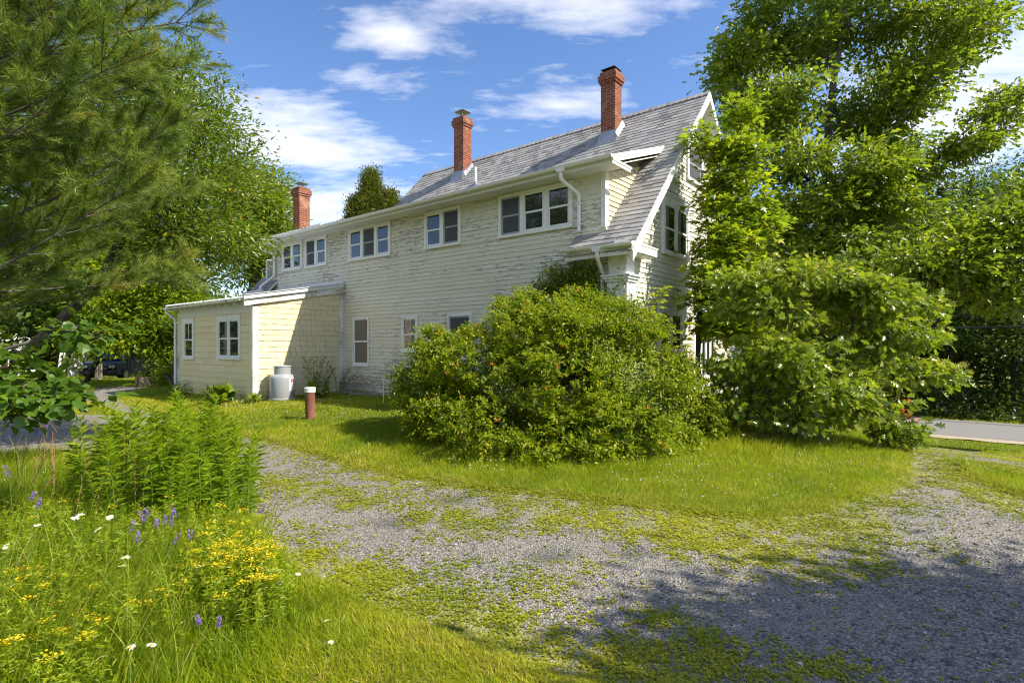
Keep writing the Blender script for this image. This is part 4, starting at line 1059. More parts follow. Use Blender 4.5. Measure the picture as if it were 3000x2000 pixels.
P = np.stack([X_, Y_, -1.6 + wd.random(n) ** .8 * (5 + 5 * fnoise(X_, Y_, .15, 9))], 1)
tag(Fol().add(P, unit(wd, n), unit(wd, n) * .5 + np.array([0, 0, .8]), wd.uniform(.4, .8, n), T_DIAMOND, np.clip(wd.normal(.45, .2, n), 0, 1)).build('treeline', M['l_dark']), 'far treeline beyond the white houses', 'woods', kind='stuff')
# tree out of the frame on the right whose shade falls on the gravel
tree('roadside_maple', 'maple on the right whose shade falls across the near gravel', 'tree',
     gtr(11.5, -2, [(11.3, -1.9, 2), (10.6, -1.2, 4.2), (9.6, -.6, 5.6)]),
     [(8.2, .0, 6.4, 1.6, 1.25, .9), (9.8, -.6, 6.9, 1.7, 1.5, 1.1), (7.3, -.5, 6.1, 1.0, 1.1, .7), (9.2, .9, 6.5, 1.5, .7, .8), (11.2, -1.5, 7, 1.8, 1.6, 1.3), (10.6, .4, 6.6, 1.4, 1.0, .9)],
     520, 60, .17, T_DIAMOND, M['l_oak'], M['bark'], .2, cr=.7, seed=91, gap=.0, shell=.6)
# ================================================================== the big shrub, vine, sapling
def HL(u, v, z): a = xy(u, v); return np.array([a[0], a[1], z])
def shrub():
    r_ = np.random.default_rng(101); b0 = HL(.6, -1.9, 0); b0[2] = gzs(b0[0], b0[1])
    root = thing('shrub', 'huge rounded glossy-leaved shrub at the corner of the house', 'shrub', tuple(b0))
    L = [lob(1250, 790, 130, 95, 9.3, 1.2), lob(1080, 850, 120, 90, 9.4, 1.1), lob(1420, 790, 100, 85, 9.4, 1.1), lob(1290, 900, 190, 110, 8.5, 1.1), lob(1030, 940, 95, 70, 9.1, .9), lob(1480, 900, 120, 90, 8.8, 1.0), lob(1180, 980, 160, 65, 8.0, .9), lob(1400, 990, 150, 70, 7.9, .9), lob(1560, 960, 75, 75, 8.8, .8), lob(1300, 1030, 150, 40, 7.55, .6), lob(1530, 1030, 70, 45, 8.1, .6), lob(960, 880, 45, 35, 9.6, .5), lob(1000, 800, 42, 32, 9.8, .5), lob(1620, 990, 35, 40, 8.9, .4), lob(1200, 720, 60, 40, 9.8, .6), lob(1330, 720, 70, 40, 9.9, .6)]
    tips_, pre_ = [], []
    pts = lobe_points(r_, L, 2100, 1.5, .27, 1.6, 3)
    trunk = [b0 + np.array([0, 0, z]) for z in (0, .35, .8, 1.3)]
    A, B, ra, rb, tips, pre = grow(r_, trunk, pts, .06, .004, .1)
    v, f = tubes_np(A, B, ra, rb, 5); mesh_np('stems', v - b0, [f], M['bark'], root)
    fo = Fol()
    # leafy sprays: from each tip several arching shoots carry paired leaves
    ns = 6; n = len(tips) * ns
    c = np.repeat(tips, ns, 0); ctr = np.array([l[:3] for l in L]); 
    q = np.argmin(np.linalg.norm(c[:, None] - ctr[None], axis=2), 1)
    outw = c - ctr[q]; outw /= np.linalg.norm(outw, axis=1)[:, None] + 1e-9
    d = outw * .8 + unit(r_, n) * .8 + np.array([0, 0, .30]); d /= np.linalg.norm(d, axis=1)[:, None]
    sl = r_.uniform(.14, .40, n)
    m = 15
    tt = np.tile((np.arange(m) + .5) / m, n); I = np.repeat(np.arange(n), m)
    P = c[I] + d[I] * (sl[I] * tt)[:, None] + np.array([0, 0, -1.0]) * ((tt ** 2) * sl[I] * .25)[:, None] + r_.normal(size=(n * m, 3)) * .012
    side = np.cross(d[I], unit(r_, n)[I]); side /= np.linalg.norm(side, axis=1)[:, None] + 1e-9
    sg = np.where(np.tile(np.arange(m) % 2, n) == 0, 1.0, -1.0)[:, None]
    D = d[I] * .7 + side * sg * .9 + np.array([0, 0, -.12]) + r_.normal(size=(n * m, 3)) * .25
    N_ = np.array([0, 0, .9]) + r_.normal(size=(n * m, 3)) * .45
    ct = np.repeat(r_.normal(size=n) * .13, m)
    t = np.clip(.40 + ct + r_.normal(size=n * m) * .11 + .22 * (tt - .4), 0, .955)
    red = np.repeat(r_.random(n) < .018, m) & (tt > .72); t = np.where(red, 1.0, t)
    fo.add(P - b0, D, N_, r_.uniform(.045, .072, n * m), T_DIAMOND, t, width=r_.uniform(.055, .08, n * m))
    fo.build('leaves', M['l_bush'], root)
    # pale bedstraw blossom caught in it
    bl = np.random.default_rng(102); nb = 1500
    cs = np.array([W(a, b_, dp) for a, b_, dp in ((1480, 850, 8.0), (1500, 905, 7.9), (1440, 870, 7.75), (1385, 815, 8.2), (1150, 890, 8.1), (1540, 940, 8.0))])
    k = bl.integers(0, 6, nb); P = cs[k] + bl.normal(size=(nb, 3)) * np.array([.13, .10, .12])
    w0 = cs.mean(0); w0[2] = gzs(w0[0], w0[1])
    rb_ = thing('bedstraw', 'pale cream froth of tiny blossom scrambling over the front of the shrub', 'wildflower', tuple(w0))
    Fol().add(P - w0, unit(bl, nb), unit(bl, nb), .022, T_DIAMOND, bl.random(nb), width=.05).build('blossom', m_leaf('cream_blossom', [(0, (.34, .40, .13)), (1, (.52, .56, .24))], .3), rb_)
    A = np.repeat(np.array([[0, 0, 0.0]]), 60, 0) + bl.normal(size=(60, 3)) * .1; A[:, 2] = 0; Bp = P[:60] - w0
    v, f = tubes_np(A, Bp, np.full(60, .003), np.full(60, .002), 4); mesh_np('stems', v, [f], M['stem'], rb_)
    return tips
shrub()
def vine():
    r_ = np.random.default_rng(111); b0 = HL(1.3, -.25, 0); b0[2] = gzs(b0[0], b0[1])
    root = thing('vine', 'dark green vine climbing the peeling wall behind the shrub', 'vine', tuple(b0))
    pts = np.array([HL(u, r_.uniform(-.28, -.05), z) for u, z in zip(r_.normal(1.3, .62, 420), r_.uniform(1.5, 3.25, 420)) if z < 3.3 - .45 * abs(u - 1.1) ** 1.3 + r_.normal() * .12])
    A, B, ra, rb, tips, pre = grow(r_, [b0, HL(1.3, -.12, .9), HL(1.25, -.1, 1.6), HL(1.2, -.1, 2.3)], pts, .02, .003)
    v, f = tubes_np(A, B, ra, rb, 4); mesh_np('stems', v - b0, [f], M['bark'], root)
    m = 34; n = len(tips) * m; P = np.repeat(tips, m, 0) + r_.normal(size=(n, 3)) * .085
    vv = uv(P[:, 0], P[:, 1])[1]; push = np.maximum(vv + .03, 0); P[:, 0] -= V[0] * push; P[:, 1] -= V[1] * push
    Fol().add(P - b0, unit(r_, n) + np.array([-V[0] * .5, -V[1] * .5, -.2]), unit(r_, n) * .5 + np.array([-V[0], -V[1], .6]), r_.uniform(.045, .075, n), T_DIAMOND, np.clip(r_.normal(.30, .2, n), 0, .9), width=.075).build('leaves', M['l_bush'], root)
vine()
def maple_sprout():
    r_ = np.random.default_rng(121); b = G(1560, 960, .1); b0 = np.array([*xy(-.75, .55), 0]); b0[2] = gzs(b0[0], b0[1])
    root = thing('maple_sapling', 'slim maple sapling with lime green leaves in front of the gable windows', 'sapling', tuple(b0))
    dp = b0[1]; P1 = [b0, W(1500, 760, dp), W(1508, 700, dp), W(1515, 662, dp)]; P2 = [b0, W(1540, 860, dp), W(1562, 790, dp), W(1580, 745, dp)]
    m = MB()
    for P in (P1, P2): m.tube(np.array(P) - b0, [.016, .010, .007, .004], 6)
    m.build('stem', M['barkd'], root, smooth=True)
    tp, dn = [], []
    for P, hs in ((P1, ((.30, 9), (.45, 10), (.6, 11), (.78, 11), (.9, 8), (1.0, 10))), (P2, ((.45, 9), (.62, 11), (.8, 11), (1.0, 11)))):
        P = np.array(P); cum = np.linspace(0, 1, 4)
        for h, k in hs:
            q = np.array([np.interp(.33 + .67 * h, cum, P[:, j]) for j in range(3)])
            for i in range(k):
                a = r_.uniform(0, 6.28); tp.append(q + np.array([math.cos(a), math.sin(a), .35]) * r_.uniform(.03, .14)); dn.append([math.cos(a), math.sin(a), -.25])
    tp = np.array(tp); dn = np.array(dn)
    Fol().add(tp - b0, dn, np.array([0, 0, 1.0]) + r_.normal(size=tp.shape) * .3, r_.uniform(.13, .20, len(tp)), T_MAPLE, np.clip(r_.normal(.85, .12, len(tp)), 0, 1)).build('leaves', M['l_maple'], root)
maple_sprout()

# ================================================================== lawn grass
gr = np.random.default_rng(131)
def infru(x, y, mar=.16): return (y > 2.0) & (np.abs(x) < y * (.935 + mar) + .5)
lean_hole = np.array([xy(9.2, -2.7), xy(14.2, -2.7), xy(14.2, 0), xy(9.2, 0)])
def covered(x, y):
    u, v = uv(x, y)
    return ((u > -.05) & (u < 14.1) & (v > -.05) & (v < 7.1)) | ((u > 9.2) & (u < 14.2) & (v > -2.7) & (v < .1)) | ((v > 11.7) & (v < 17.2))
bank_poly = np.vstack([PXY([(640,1262),(560,1180),(590,1120),(560,1060),(330,1062),(100,1040)]), np.array([(-9, 6.5), (-9, 1.2), (-2.3, 1.2)]), PXY([(610,1566),(640,1430)])])
def lawn():
    P, Dv, Ln, Wd, Tn = [], [], [], [], []
    for (y0, y1, dens, wd) in ((2.2, 4.2, 9000, .0042), (4.2, 7.0, 4200, .0062), (7, 11, 1900, .010), (11, 17, 800, .017), (17, 36, 210, .032)):
        xm = y1 * 1.1 + .5; n = int(dens * 2 * xm * (y1 - y0))
        x = gr.uniform(-xm, xm, n); y = gr.uniform(y0, y1, n)
        k = infru(x, y) & ~covered(x, y); x, y = x[k], y[k]
        d = drive_d(x, y)
        w = weed_dens(x, y, d)
        nn = fnoise(x, y, 2.2, 31)
        keep = (d + .42 * (fnoise(x, y, 4.5, 33) - .5) + .3 * (fnoise(x, y, 1.3, 35) - .5) < -.01) | ((w > .78) & (gr.random(len(x)) < .13 * w))
        x, y, d, nn = x[keep], y[keep], d[keep], nn[keep]
        u, v = uv(x, y)
        L = .040 + .035 * gr.random(len(x)) + .05 * np.clip(nn - .45, 0, 1)
        ns = np.clip(sdist(SHR, x, y), -2, 2); L = L + .13 * np.exp(-np.abs(ns + .05) / .28) * gr.random(len(x)) 
        L = L + .09 * np.exp(-np.abs(v + .15) / .3) * (u > 0) * gr.random(len(x))
        L = L + .22 * gr.random(len(x)) * sm(sdist(bank_poly, x, y), -.25, .4)
        L = L + .16 * gr.random(len(x)) * sm(sdist(OAKU, x, y), -.3, .3)
        L = np.where(d > 0, L * .55, L) * np.where(d > -.12, .7, 1.0)
        z = gz(x, y, d)
        P.append(np.stack([x, y, z - .004], 1)); Ln.append(L); Wd.append(np.full(len(x), wd) * gr.uniform(.7, 1.3, len(x)))
        big = fnoise(x, y, .55, 17)
        Tn.append(np.clip(.46 + .95 * (big - .5) + .5 * (fnoise(x, y, 2.6, 19) - .5) + gr.normal(size=len(x)) * .15 + .16 * (d > -.25) + .12 * (gr.random(len(x)) < .06) * 3, 0, 1))
    P = np.vstack(P); Ln = np.concatenate(Ln); Wd = np.concatenate(Wd); Tn = np.concatenate(Tn); n = len(P)
    lean = np.stack([np.cos(fnoise(P[:, 0], P[:, 1], 1.6, 3) * 14), np.sin(fnoise(P[:, 0], P[:, 1], 1.6, 5) * 14), np.zeros(n)], 1) * .35
    D = lean + gr.normal(size=(n, 3)) * .42; D[:, 2] = np.abs(D[:, 2]) * .4 + .75
    N_ = unit(gr, n); N_[:, 2] = .1
    near = P[:, 1] < 4.3
    f = Fol(); f.add(P[near], D[near], N_[near], Ln[near], T_BLADE, Tn[near], width=Wd[near]); f.add(P[~near], D[~near], N_[~near], Ln[~near], T_NEEDLE, Tn[~near], width=Wd[~near])
    tag(f.build('lawn_grass', M['l_grass']), 'bright yellow-green lawn grass round the house', 'grass', kind='stuff')
    print('blades', n)
SHR = PXY([(905, 1000), (960, 1050), (1180, 1075), (1400, 1080), (1600, 1060), (1650, 1010), (1500, 960), (1200, 940), (1000, 950)])
OAKU = PXY([(1640, 1040), (1800, 1045), (1950, 1030), (2080, 1000), (2040, 960), (1700, 960)])
lawn()

# low weeds in the gravel
def weeds():
    f = Fol(); n = 420000
    y = 2.2 + (gr.random(n) ** 1.5) * 9; x = gr.uniform(-1, 1, n) * (y * 1.05 + .4)
    d = drive_d(x, y); w = weed_dens(x, y, d)
    cl = fnoise(x, y, 6, 41)
    k = (d > -.15) & (gr.random(n) < np.clip((w - .16) * 1.15, 0.012, .9) * np.clip((cl - .30) * 2.6, 0.06, 1)) & ~covered(x, y)
    x, y, d = x[k], y[k], d[k]; z = gz(x, y, d); m = 5
    n = len(x); I = np.repeat(np.arange(n), m)
    az = gr.random(n * m) * 6.28; up_ = gr.uniform(.10, .75, n * m)
    D = np.stack([np.cos(az), np.sin(az), up_], 1); N_ = np.array([0, 0, 1.0]) + gr.normal(size=(n * m, 3)) * .2
    sz = np.repeat(gr.uniform(.006, .017, n) * (1 + .09 * y), m) * gr.uniform(.7, 1.2, n * m)
    t = np.clip(np.repeat(.5 + 1.0 * (fnoise(x, y, .9, 51) - .5) + gr.normal(size=n) * .16, m), 0, 1)
    f.add(np.stack([x, y, z], 1)[I] + np.array([0, 0, .003]), D, N_, sz, T_DIAMOND, t, width=sz * 1.5)
    tag(f.build('gravel_weeds', M['l_weed']), 'low yellow-green weeds creeping through the gravel', 'weeds', kind='stuff')
    print('weeds', n)
weeds()
def stones():
    n = 26000; y = 2.2 + gr.random(n) ** 1.7 * 5.2; x = gr.uniform(-1, 1, n) * (y * 1.03 + .3)
    d = drive_d(x, y); k = (d > .02) & (gr.random(n) < .8); x, y, d = x[k], y[k], d[k]; n = len(x)
    z = gz(x, y, d)
    s = gr.uniform(.004, .011, n) * np.where(gr.random(n) < .05, 1.8, 1) * (1 + .06 * y)
    tv = np.array([(1,0,0),(0,1,0),(-1,0,0),(0,-1,0),(.35,.2,.6),(-.3,-.25,.62),(0,0,-.5)]); tf = np.array([(0,1,4),(1,2,4),(2,5,4),(2,3,5),(3,0,5),(0,4,5),(1,0,6),(2,1,6),(3,2,6),(0,3,6)], np.int32)
    a = gr.random(n) * 6.28; ca, sa = np.cos(a), np.sin(a)
    jit = 1 + .35 * gr.normal(size=(n, 7, 1)).clip(-1.5, 1.5) * .6
    q = tv[None] * jit * s[:, None, None] * np.stack([np.ones(n), gr.uniform(.5, 1, n), gr.uniform(.4, .9, n)], 1)[:, None]
    Vx = q[..., 0] * ca[:, None] - q[..., 1] * sa[:, None] + x[:, None]; Vy = q[..., 0] * sa[:, None] + q[..., 1] * ca[:, None] + y[:, None]; Vz = q[..., 2] + z[:, None] + s[:, None] * .2
    N = NT('gravel_stone'); t = N.attr(); mat = N.done(N.prin(N.ramp(t, [(0, (.07, .068, .066)), (.5, (.16, .152, .142)), (.85, (.26, .245, .22)), (1, (.45, .43, .40))]), .85, .25))
    o = mesh_np('gravel_stones', np.stack([Vx, Vy, Vz], 2).reshape(-1, 3), [(tf[None] + (np.arange(n) * 7)[:, None, None]).reshape(-1, 3).astype(np.int32)], mat, tint=np.repeat(gr.random(n) ** 1.3, 7))
    tag(o, 'loose grey crushed stones on the drive', 'gravel', kind='stuff')
stones()
def clover():
    n = 5200; y = gr.uniform(4.5, 20, n); x = gr.uniform(-1, 1, n) * y; d = drive_d(x, y); c = fnoise(x, y, .8, 61)
    k = (d < -.2) & ~covered(x, y) & (c > .5) & (sdist(SHR, x, y) < 0); x, y = x[k], y[k]; n = len(x); z = gz(x, y) + gr.uniform(.05, .10, n)
    r = .005 + .0006 * y; tv = np.array([(1,0,0),(0,1,0),(-1,0,0),(0,-1,0),(0,0,1),(0,0,-1)]); tf = np.array([(0,1,4),(1,2,4),(2,3,4),(3,0,4),(1,0,5),(2,1,5),(3,2,5),(0,3,5)], np.int32)
    v = np.stack([x, y, z], 1)[:, None] + tv[None] * r[:, None, None]
    tag(mesh_np('clover_blossoms', v.reshape(-1, 3), [(tf[None] + (np.arange(n) * 6)[:, None, None]).reshape(-1, 3).astype(np.int32)], M['clover']), 'tiny white clover heads dotted over the lawn', 'clover', kind='stuff')
clover()

# ================================================================== wild bank at the near left
bk = np.random.default_rng(141)
def goldenrods():
    protos = []
    for vi in range(4):
        h = 1.0 + .06 * vi; r_ = np.random.default_rng(150 + vi)
        root = thing('goldenrod_stalk', 'leafy green goldenrod stalk in the dense clump beside the drive', 'wildflower', (0, 0, -50), 0, 'goldenrod stalks in the clump beside the drive')
        bend = r_.normal(size=2) * .07
        zs = np.linspace(0, h, 9); P = np.stack([bend[0] * (zs / h) ** 2, bend[1] * (zs / h) ** 2, zs], 1)
        m = MB(); m.tube(P, np.linspace(.005, .002, 9), 6); m.build('stem', M['stem'], root)
        n = 84; t = np.sort(r_.random(n)) * .92 + .08; q = np.stack([np.interp(t, zs / h, P[:, j]) for j in range(3)], 1)
        az = np.arange(n) * 2.4 + r_.normal(size=n) * .2; up_ = .45 + 1.0 * t ** 3 + r_.normal(size=n) * .22
        D = np.stack([np.cos(az), np.sin(az), up_], 1)
        Ln = (.06 + .09 * np.sin(np.clip(t, 0, 1) * math.pi * .9 + .15)) * r_.uniform(.7, 1.25, n); Ln = np.maximum(Ln, .05)
        tv, tf = T_NARROW; tv = tv * np.array([1, 1, 2.0])
        Fol().add(q, D, np.array([0, 0, 1.0]) + r_.normal(size=(n, 3)) * .15, Ln, (tv, tf), np.clip(.28 + .45 * t + r_.normal(size=n) * .12, 0, 1), width=np.full(n, .055)).build('leaves', M['l_gold'], root)
        protos.append(root)
    spots = []
    while len(spots) < 92:
        px, py = bk.uniform(175, 590), bk.uniform(1105, 1240)
        x, y = G(px, py)
        e = ((px - 385) / 215) ** 2 + ((py - 1165) / 70) ** 2
        if e < 1 and all((x - a) ** 2 + (y - b) ** 2 > .009 for a, b, _ in spots): spots.append((x, y, (.98 - .25 * e) * bk.uniform(.66, 1.06)))
    for i, (x, y, s) in enumerate(spots):
        o = protos[i] if i < 4 else copy_tree(protos[i % 4])
        o.location = (x, y, gzs(x, y)); o.rotation_euler = (bk.normal() * .10, bk.normal() * .10, bk.uniform(0, 6.28)); o.scale = (s * 1.05, s * 1.05, s)
goldenrods()

def stems_plants(name, label, n, poly_fn, h, nl, leafL, leafW, mat, seed, top=None, cat='wildflower', spread=.5, tilt=.15):
    r_ = np.random.default_rng(seed); f = Fol(); tops = []
    pts = poly_fn(r_, n)
    for x, y, s in pts:
        z0 = gzs(x, y); hh = h * s; b = r_.normal(size=2) * tilt
        t = r_.random(nl) ** .7; q = np.stack([x + b[0] * t * hh, y + b[1] * t * hh, z0 + t * hh], 1)
        az = r_.random(nl) * 6.28
        D = np.stack([np.cos(az), np.sin(az), spread + r_.normal(size=nl) * .3], 1)
        f.add(q, D, np.array([0, 0, 1.0]) + r_.normal(size=(nl, 3)) * .3, leafL * r_.uniform(.7, 1.2, nl), T_NARROW, np.clip(r_.normal(.5, .12) + .25 * (t - .5) + r_.normal(size=nl) * .1, 0, 1), width=np.full(nl, leafW))
        tops.append((x + b[0] * hh, y + b[1] * hh, z0 + hh))
    tag(f.build(name, mat), label, cat, kind='stuff'); return np.array(tops)
def bank_pts(r_, n):
    out = []
    lo, hi = np.array([-4.6, 2.1]), np.array([-.6, 4.9])
    while len(out) < n:
        x, y = r_.uniform(lo, hi)
        if inside(SPU, np.array([x]), np.array([y]))[0] and fnoise(x, y, 1.5, 71) > .30: out.append((x, y, r_.uniform(.6, 1.15) * (.75 + .6 * (fnoise(x, y, 1.0, 75) - .3))))
    return out
SPU = np.vstack([PXY([(640, 1420), (655, 1310), (590, 1250), (420, 1235), (250, 1235), (60, 1190), (-150, 1200)]), np.array([(-4.6, 2.1), (-1.75, 2.1)]), PXY([(600, 1500)])])
tops = stems_plants('spurge', 'soft feathery yellow-green spurge filling the near left bank', 1250, bank_pts, .36, 46, .034, .034, M['l_spurge'], 161)
def dome_pts(r_, n):
    out = []
    for _ in range(n):
        x, y = G(545 + r_.normal() * 62, 1400 + r_.normal() * 46); out.append((x, y, r_.uniform(.75, 1.15)))
    return out
tops = np.vstack([tops, stems_plants('spurge_dome', 'rounded mound of spurge crowned with yellow flowers below the goldenrod', 210, dome_pts, .34, 46, .034, .034, M['l_spurge'], 162)])
# yellow flower heads
def ypos(px, py): return np.hypot((px - 545) / 85, (py - 1325) / 80), 1.6 * np.hypot((px - 90) / 150, (py - 1430) / 130), np.hypot((px - 470) / 80, (py - 1395) / 45)
yf = Fol(); ry = np.random.default_rng(165)
for x, y, z in tops:
    px = (CX + F * x / y) * .784; py = (HY - F * (z - EYE) / y) * .784
    e = min(ypos(px, py))
    if e < 1 and ry.random() < (.32 if px > 300 else .22) or 1 < e < 1.6 and ry.random() < .22 or ry.random() < .04:
        n = 26; a = ry.random(n) * 6.28; r = .032 * np.sqrt(ry.random(n))
        P = np.stack([x + r * np.cos(a), y + r * np.sin(a), z + .012 + ry.normal(size=n) * .005], 1)
        yf.add(P, np.stack([np.cos(a), np.sin(a), np.full(n, .25)], 1), np.array([0, 0, 1.0]) + ry.normal(size=(n, 3)) * .3, .013, T_DIAMOND, ry.random(n), width=.026)
tag(yf.build('spurge_blossoms', M['yellow']), 'clustered small yellow spurge flower heads', 'wildflower', kind='stuff')

def tall_grass():
    r_ = np.random.default_rng(171); f = Fol(); A, B, ra = [], [], []
    def blade(x, y, L, az, arch, t, w):
        z0 = gzs(x, y); n = 6; p = np.array([x, y, z0]); el = 1.45
        for k in range(n):
            d = np.array([math.cos(az) * math.cos(el), math.sin(az) * math.cos(el), math.sin(el)])
            f.add(p[None], d[None], np.array([[-math.sin(az) * .3, math.cos(az) * .3, 1.0]]), L / n * 1.12, (np.array([(0,.5,0),(0,-.5,0),(1,.5 * (1 - k / n),0),(1,-.5 * (1 - k / n),0)]), [(0,1,3),(0,3,2)]), t, width=w * (1 - .75 * k / n))
            p = p + d * L / n; el -= arch / n
    for _ in range(1500):
        if r_.random() < .55: x, y = G(r_.uniform(-40, 420), r_.uniform(1330, 1640))
        elif r_.random() < .6: x, y = G(r_.uniform(-40, 640), r_.uniform(1180, 1500))
        else: x, y = G(r_.uniform(-30, 330), r_.uniform(1060, 1250))
        blade(x, y, r_.uniform(.25, .72), r_.normal(.2, 1.1), r_.uniform(.5, 2.0), np.clip(r_.normal(.5, .22), 0, 1), r_.uniform(.004, .008))
    for _ in range(26):
        x, y = G(r_.uniform(0, 560), r_.uniform(1350, 1640)); blade(x, y, r_.uniform(.55, .9), r_.normal(.1, .6), r_.uniform(.9, 1.7), r_.uniform(.55, 1.0), .009)
    for x0, y0, n in ((1050, 1135, 0), (1600, 1455, 60), (1500, 1410, 30), (1755, 1170, 90)):
        for _ in range(n):
            x, y = G(x0 + r_.normal() * 32, y0 + r_.normal() * 10); blade(x, y, r_.uniform(.08, .22), r_.normal(.2, 1.0), r_.uniform(.6, 1.6), np.clip(r_.normal(.45, .15), 0, 1), .005)
    tag(f.build('tall_grass', M['l_tall']), 'tall arching grass blades on the near left bank', 'grass', kind='stuff')
tall_grass()
def dry_stems():
    r_ = np.random.default_rng(175); m = MB()
    for _ in range(30):
        x, y = G(r_.uniform(40, 330), r_.uniform(1090, 1230)); z = gzs(x, y); h = r_.uniform(.45, .85); l = r_.normal(.25, .22)
        m.tube([(x, y, z), (x + l * .4 * h, y, z + h * .55), (x + l * h, y + r_.normal() * .05, z + h)], [.0035, .003, .0015], 5)
        for _ in range(2): m.tube([(x + l * .6 * h, y, z + h * .7), (x + l * h * .6 + r_.normal() * .07, y, z + h * .7 + .12)], [.002, .001], 4)
    tag(m.build('dry_stems', M['straw']), 'dry brown stems left from last year on the bank', 'dry stems', kind='stuff')
dry_stems()

def vetches():
    r_ = np.random.default_rng(181)
    V_ = [(60, 968, .80), (82, 985, .78), (105, 972, .80), (32, 988, .78), (72, 1137, .5), (88, 1152, .5), (22, 1080, .6), (335, 1185, .40), (340, 1175, .42), (378, 1190, .40), (400, 1175, .42), (393, 1195, .38), (404, 1235, .30), (362, 1200, .38), (318, 1230, .33), (438, 1225, .36), (458, 1421, .30), (503, 1424, .28), (300, 1205, .4), (600, 1165, .45)]
    lb = {16: 'left of two purple vetch spikes low in the near foreground', 17: 'right of two purple vetch spikes low in the near foreground', 19: 'lone purple vetch spike at the right edge of the goldenrod clump'}
    for i, (px, py, hz) in enumerate(V_):
        x = px / .784; y = py / .784; d = (EYE - hz) * F / (y - HY); X_, Y_ = (x - CX) / F * d, d
        z0 = gzs(X_, Y_)
        g = ('purple vetch spikes beside the linden leaves', 'purple vetch spike among the weeds beneath the linden leaves') if i < 7 else ('purple vetch spikes in front of the goldenrod', 'purple vetch spike in the patch in front of the goldenrod')
        root = thing('vetch', lb.get(i, g[1]), 'wildflower', (X_, Y_, z0), 0, None if i in lb else g[0])
        h = hz - z0; l = r_.normal() * .10
        m = MB(); m.tube([(l, .05, 0), (l * .6, .03, h * .5), (0, 0, h - .06), (0, 0, h)], [.002, .002, .0015, .001], 5); m.build('stem', M['stem'], root)
        L = r_.uniform(.06, .085) * d / 4; n = 60; t = r_.random(n); a = r_.random(n) * 6.28; tl = r_.normal() * .2
        P = np.stack([np.cos(a) * .006 + tl * t * L, np.sin(a) * .006, h - L * .5 + t * L], 1)
        Fol().add(P, np.stack([np.cos(a), np.sin(a), np.full(n, -.5)], 1), unit(r_, n), .014 * (1.15 - .5 * t) * d / 4, T_DIAMOND, np.clip(t + r_.normal(size=n) * .15, 0, 1), width=.016).build('flower_spike', M['purple'], root)
        n = 14; P = np.stack([l * (1 - r_.random(n)), r_.normal(size=n) * .02, r_.uniform(.2, .8, n) * h], 1)
        Fol().add(P, unit(r_, n), np.array([[0, 0, 1.0]] * n), .03, T_NARROW, r_.random(n) * .6, width=.04).build('leaves', M['l_gold'], root)
vetches()
def daisies():
    r_ = np.random.default_rng(191)
    D_ = [(185,1183,.42,1.0),(172,1190,.42,1.0),(252,1188,.42,1.0),(225,1216,.38,.95),(86,1205,.42,.9),(313,1203,.40,1.1),(288,1281,.33,1.0),(282,1299,.31,.95),(298,1487,.26,1.0),(348,1481,.26,.9),(16,1250,.4,.55),(12,1257,.4,.55),(64,1244,.4,.55),(42,1260,.4,.5),(685,1318,.16,.75),(645,1338,.18,.95),(686,1316,.14,.5),(753,1424,.07,.9),(760,1475,.05,.7)]
    rel = {5: 'white daisy beside the purple vetch spikes', 8: 'larger of two daisies low in the near grass', 9: 'smaller of two daisies low in the near grass', 14: 'upper of two daisies leaning over the gravel edge', 15: 'lower of two daisies leaning over the gravel edge, beside yellow spurge', 17: 'white daisy in the short grass below the gravel', 18: 'lowest daisy in the short grass right of the bank', 4: 'daisy nearest the left edge, among feathery weeds'}
    for i, (px, py, hz, s) in enumerate(D_):
        if i == 16: continue
        x = px / .784; y = py / .784; d = (EYE - hz) * F / (y - HY); X_, Y_ = (x - CX) / F * d, d
        z0 = gzs(X_, Y_); h = max(hz - z0, .04)
        root = thing('daisy', rel.get(i, 'white daisy in front of the goldenrod clump' if i < 8 else 'small white flower at the left edge of the bank'), 'daisy', (X_, Y_, z0), r_.uniform(0, 6), None if i in rel else ('daisies in front of the goldenrod' if i < 8 else 'small white flowers at the left edge'))
        l = r_.normal() * .05
        m = MB(); m.tube([(l, .02, 0), (l * .4, .01, h * .6), (0, 0, h)], [.002, .0018, .0015], 5); m.build('stem', M['stem'], root)
        tl = np.array([r_.normal() * .3, r_.normal() * .3, 1.0]); tl /= np.linalg.norm(tl)
        e1 = np.cross(tl, [0, 1, .1]); e1 /= np.linalg.norm(e1); e2 = np.cross(tl, e1)
        k = int(r_.integers(12, 19)); a = np.arange(k) * 6.283 / 18 + r_.uniform(0, 6.28); R = .022 * s
        D = np.cos(a)[:, None] * e1 + np.sin(a)[:, None] * e2 + tl * .12
        Fol().add(np.array([0, 0, h]) + D * R * .25, D, np.repeat(tl[None], k, 0) + r_.normal(size=(k, 3)) * .25, R * r_.uniform(.75, 1.1, k), T_OVAL, r_.random(k), width=R * .55).build('petals', M['petal'], root)
        c = MB(); c.lathe([(.0, .0045 * s), (.005 * s, .004 * s), (.0075 * s, .001 * s), (.0072 * s, -.002)], (0, 0, h + .002), 10); c.build('disc', M['yellow'], root)
daisies()
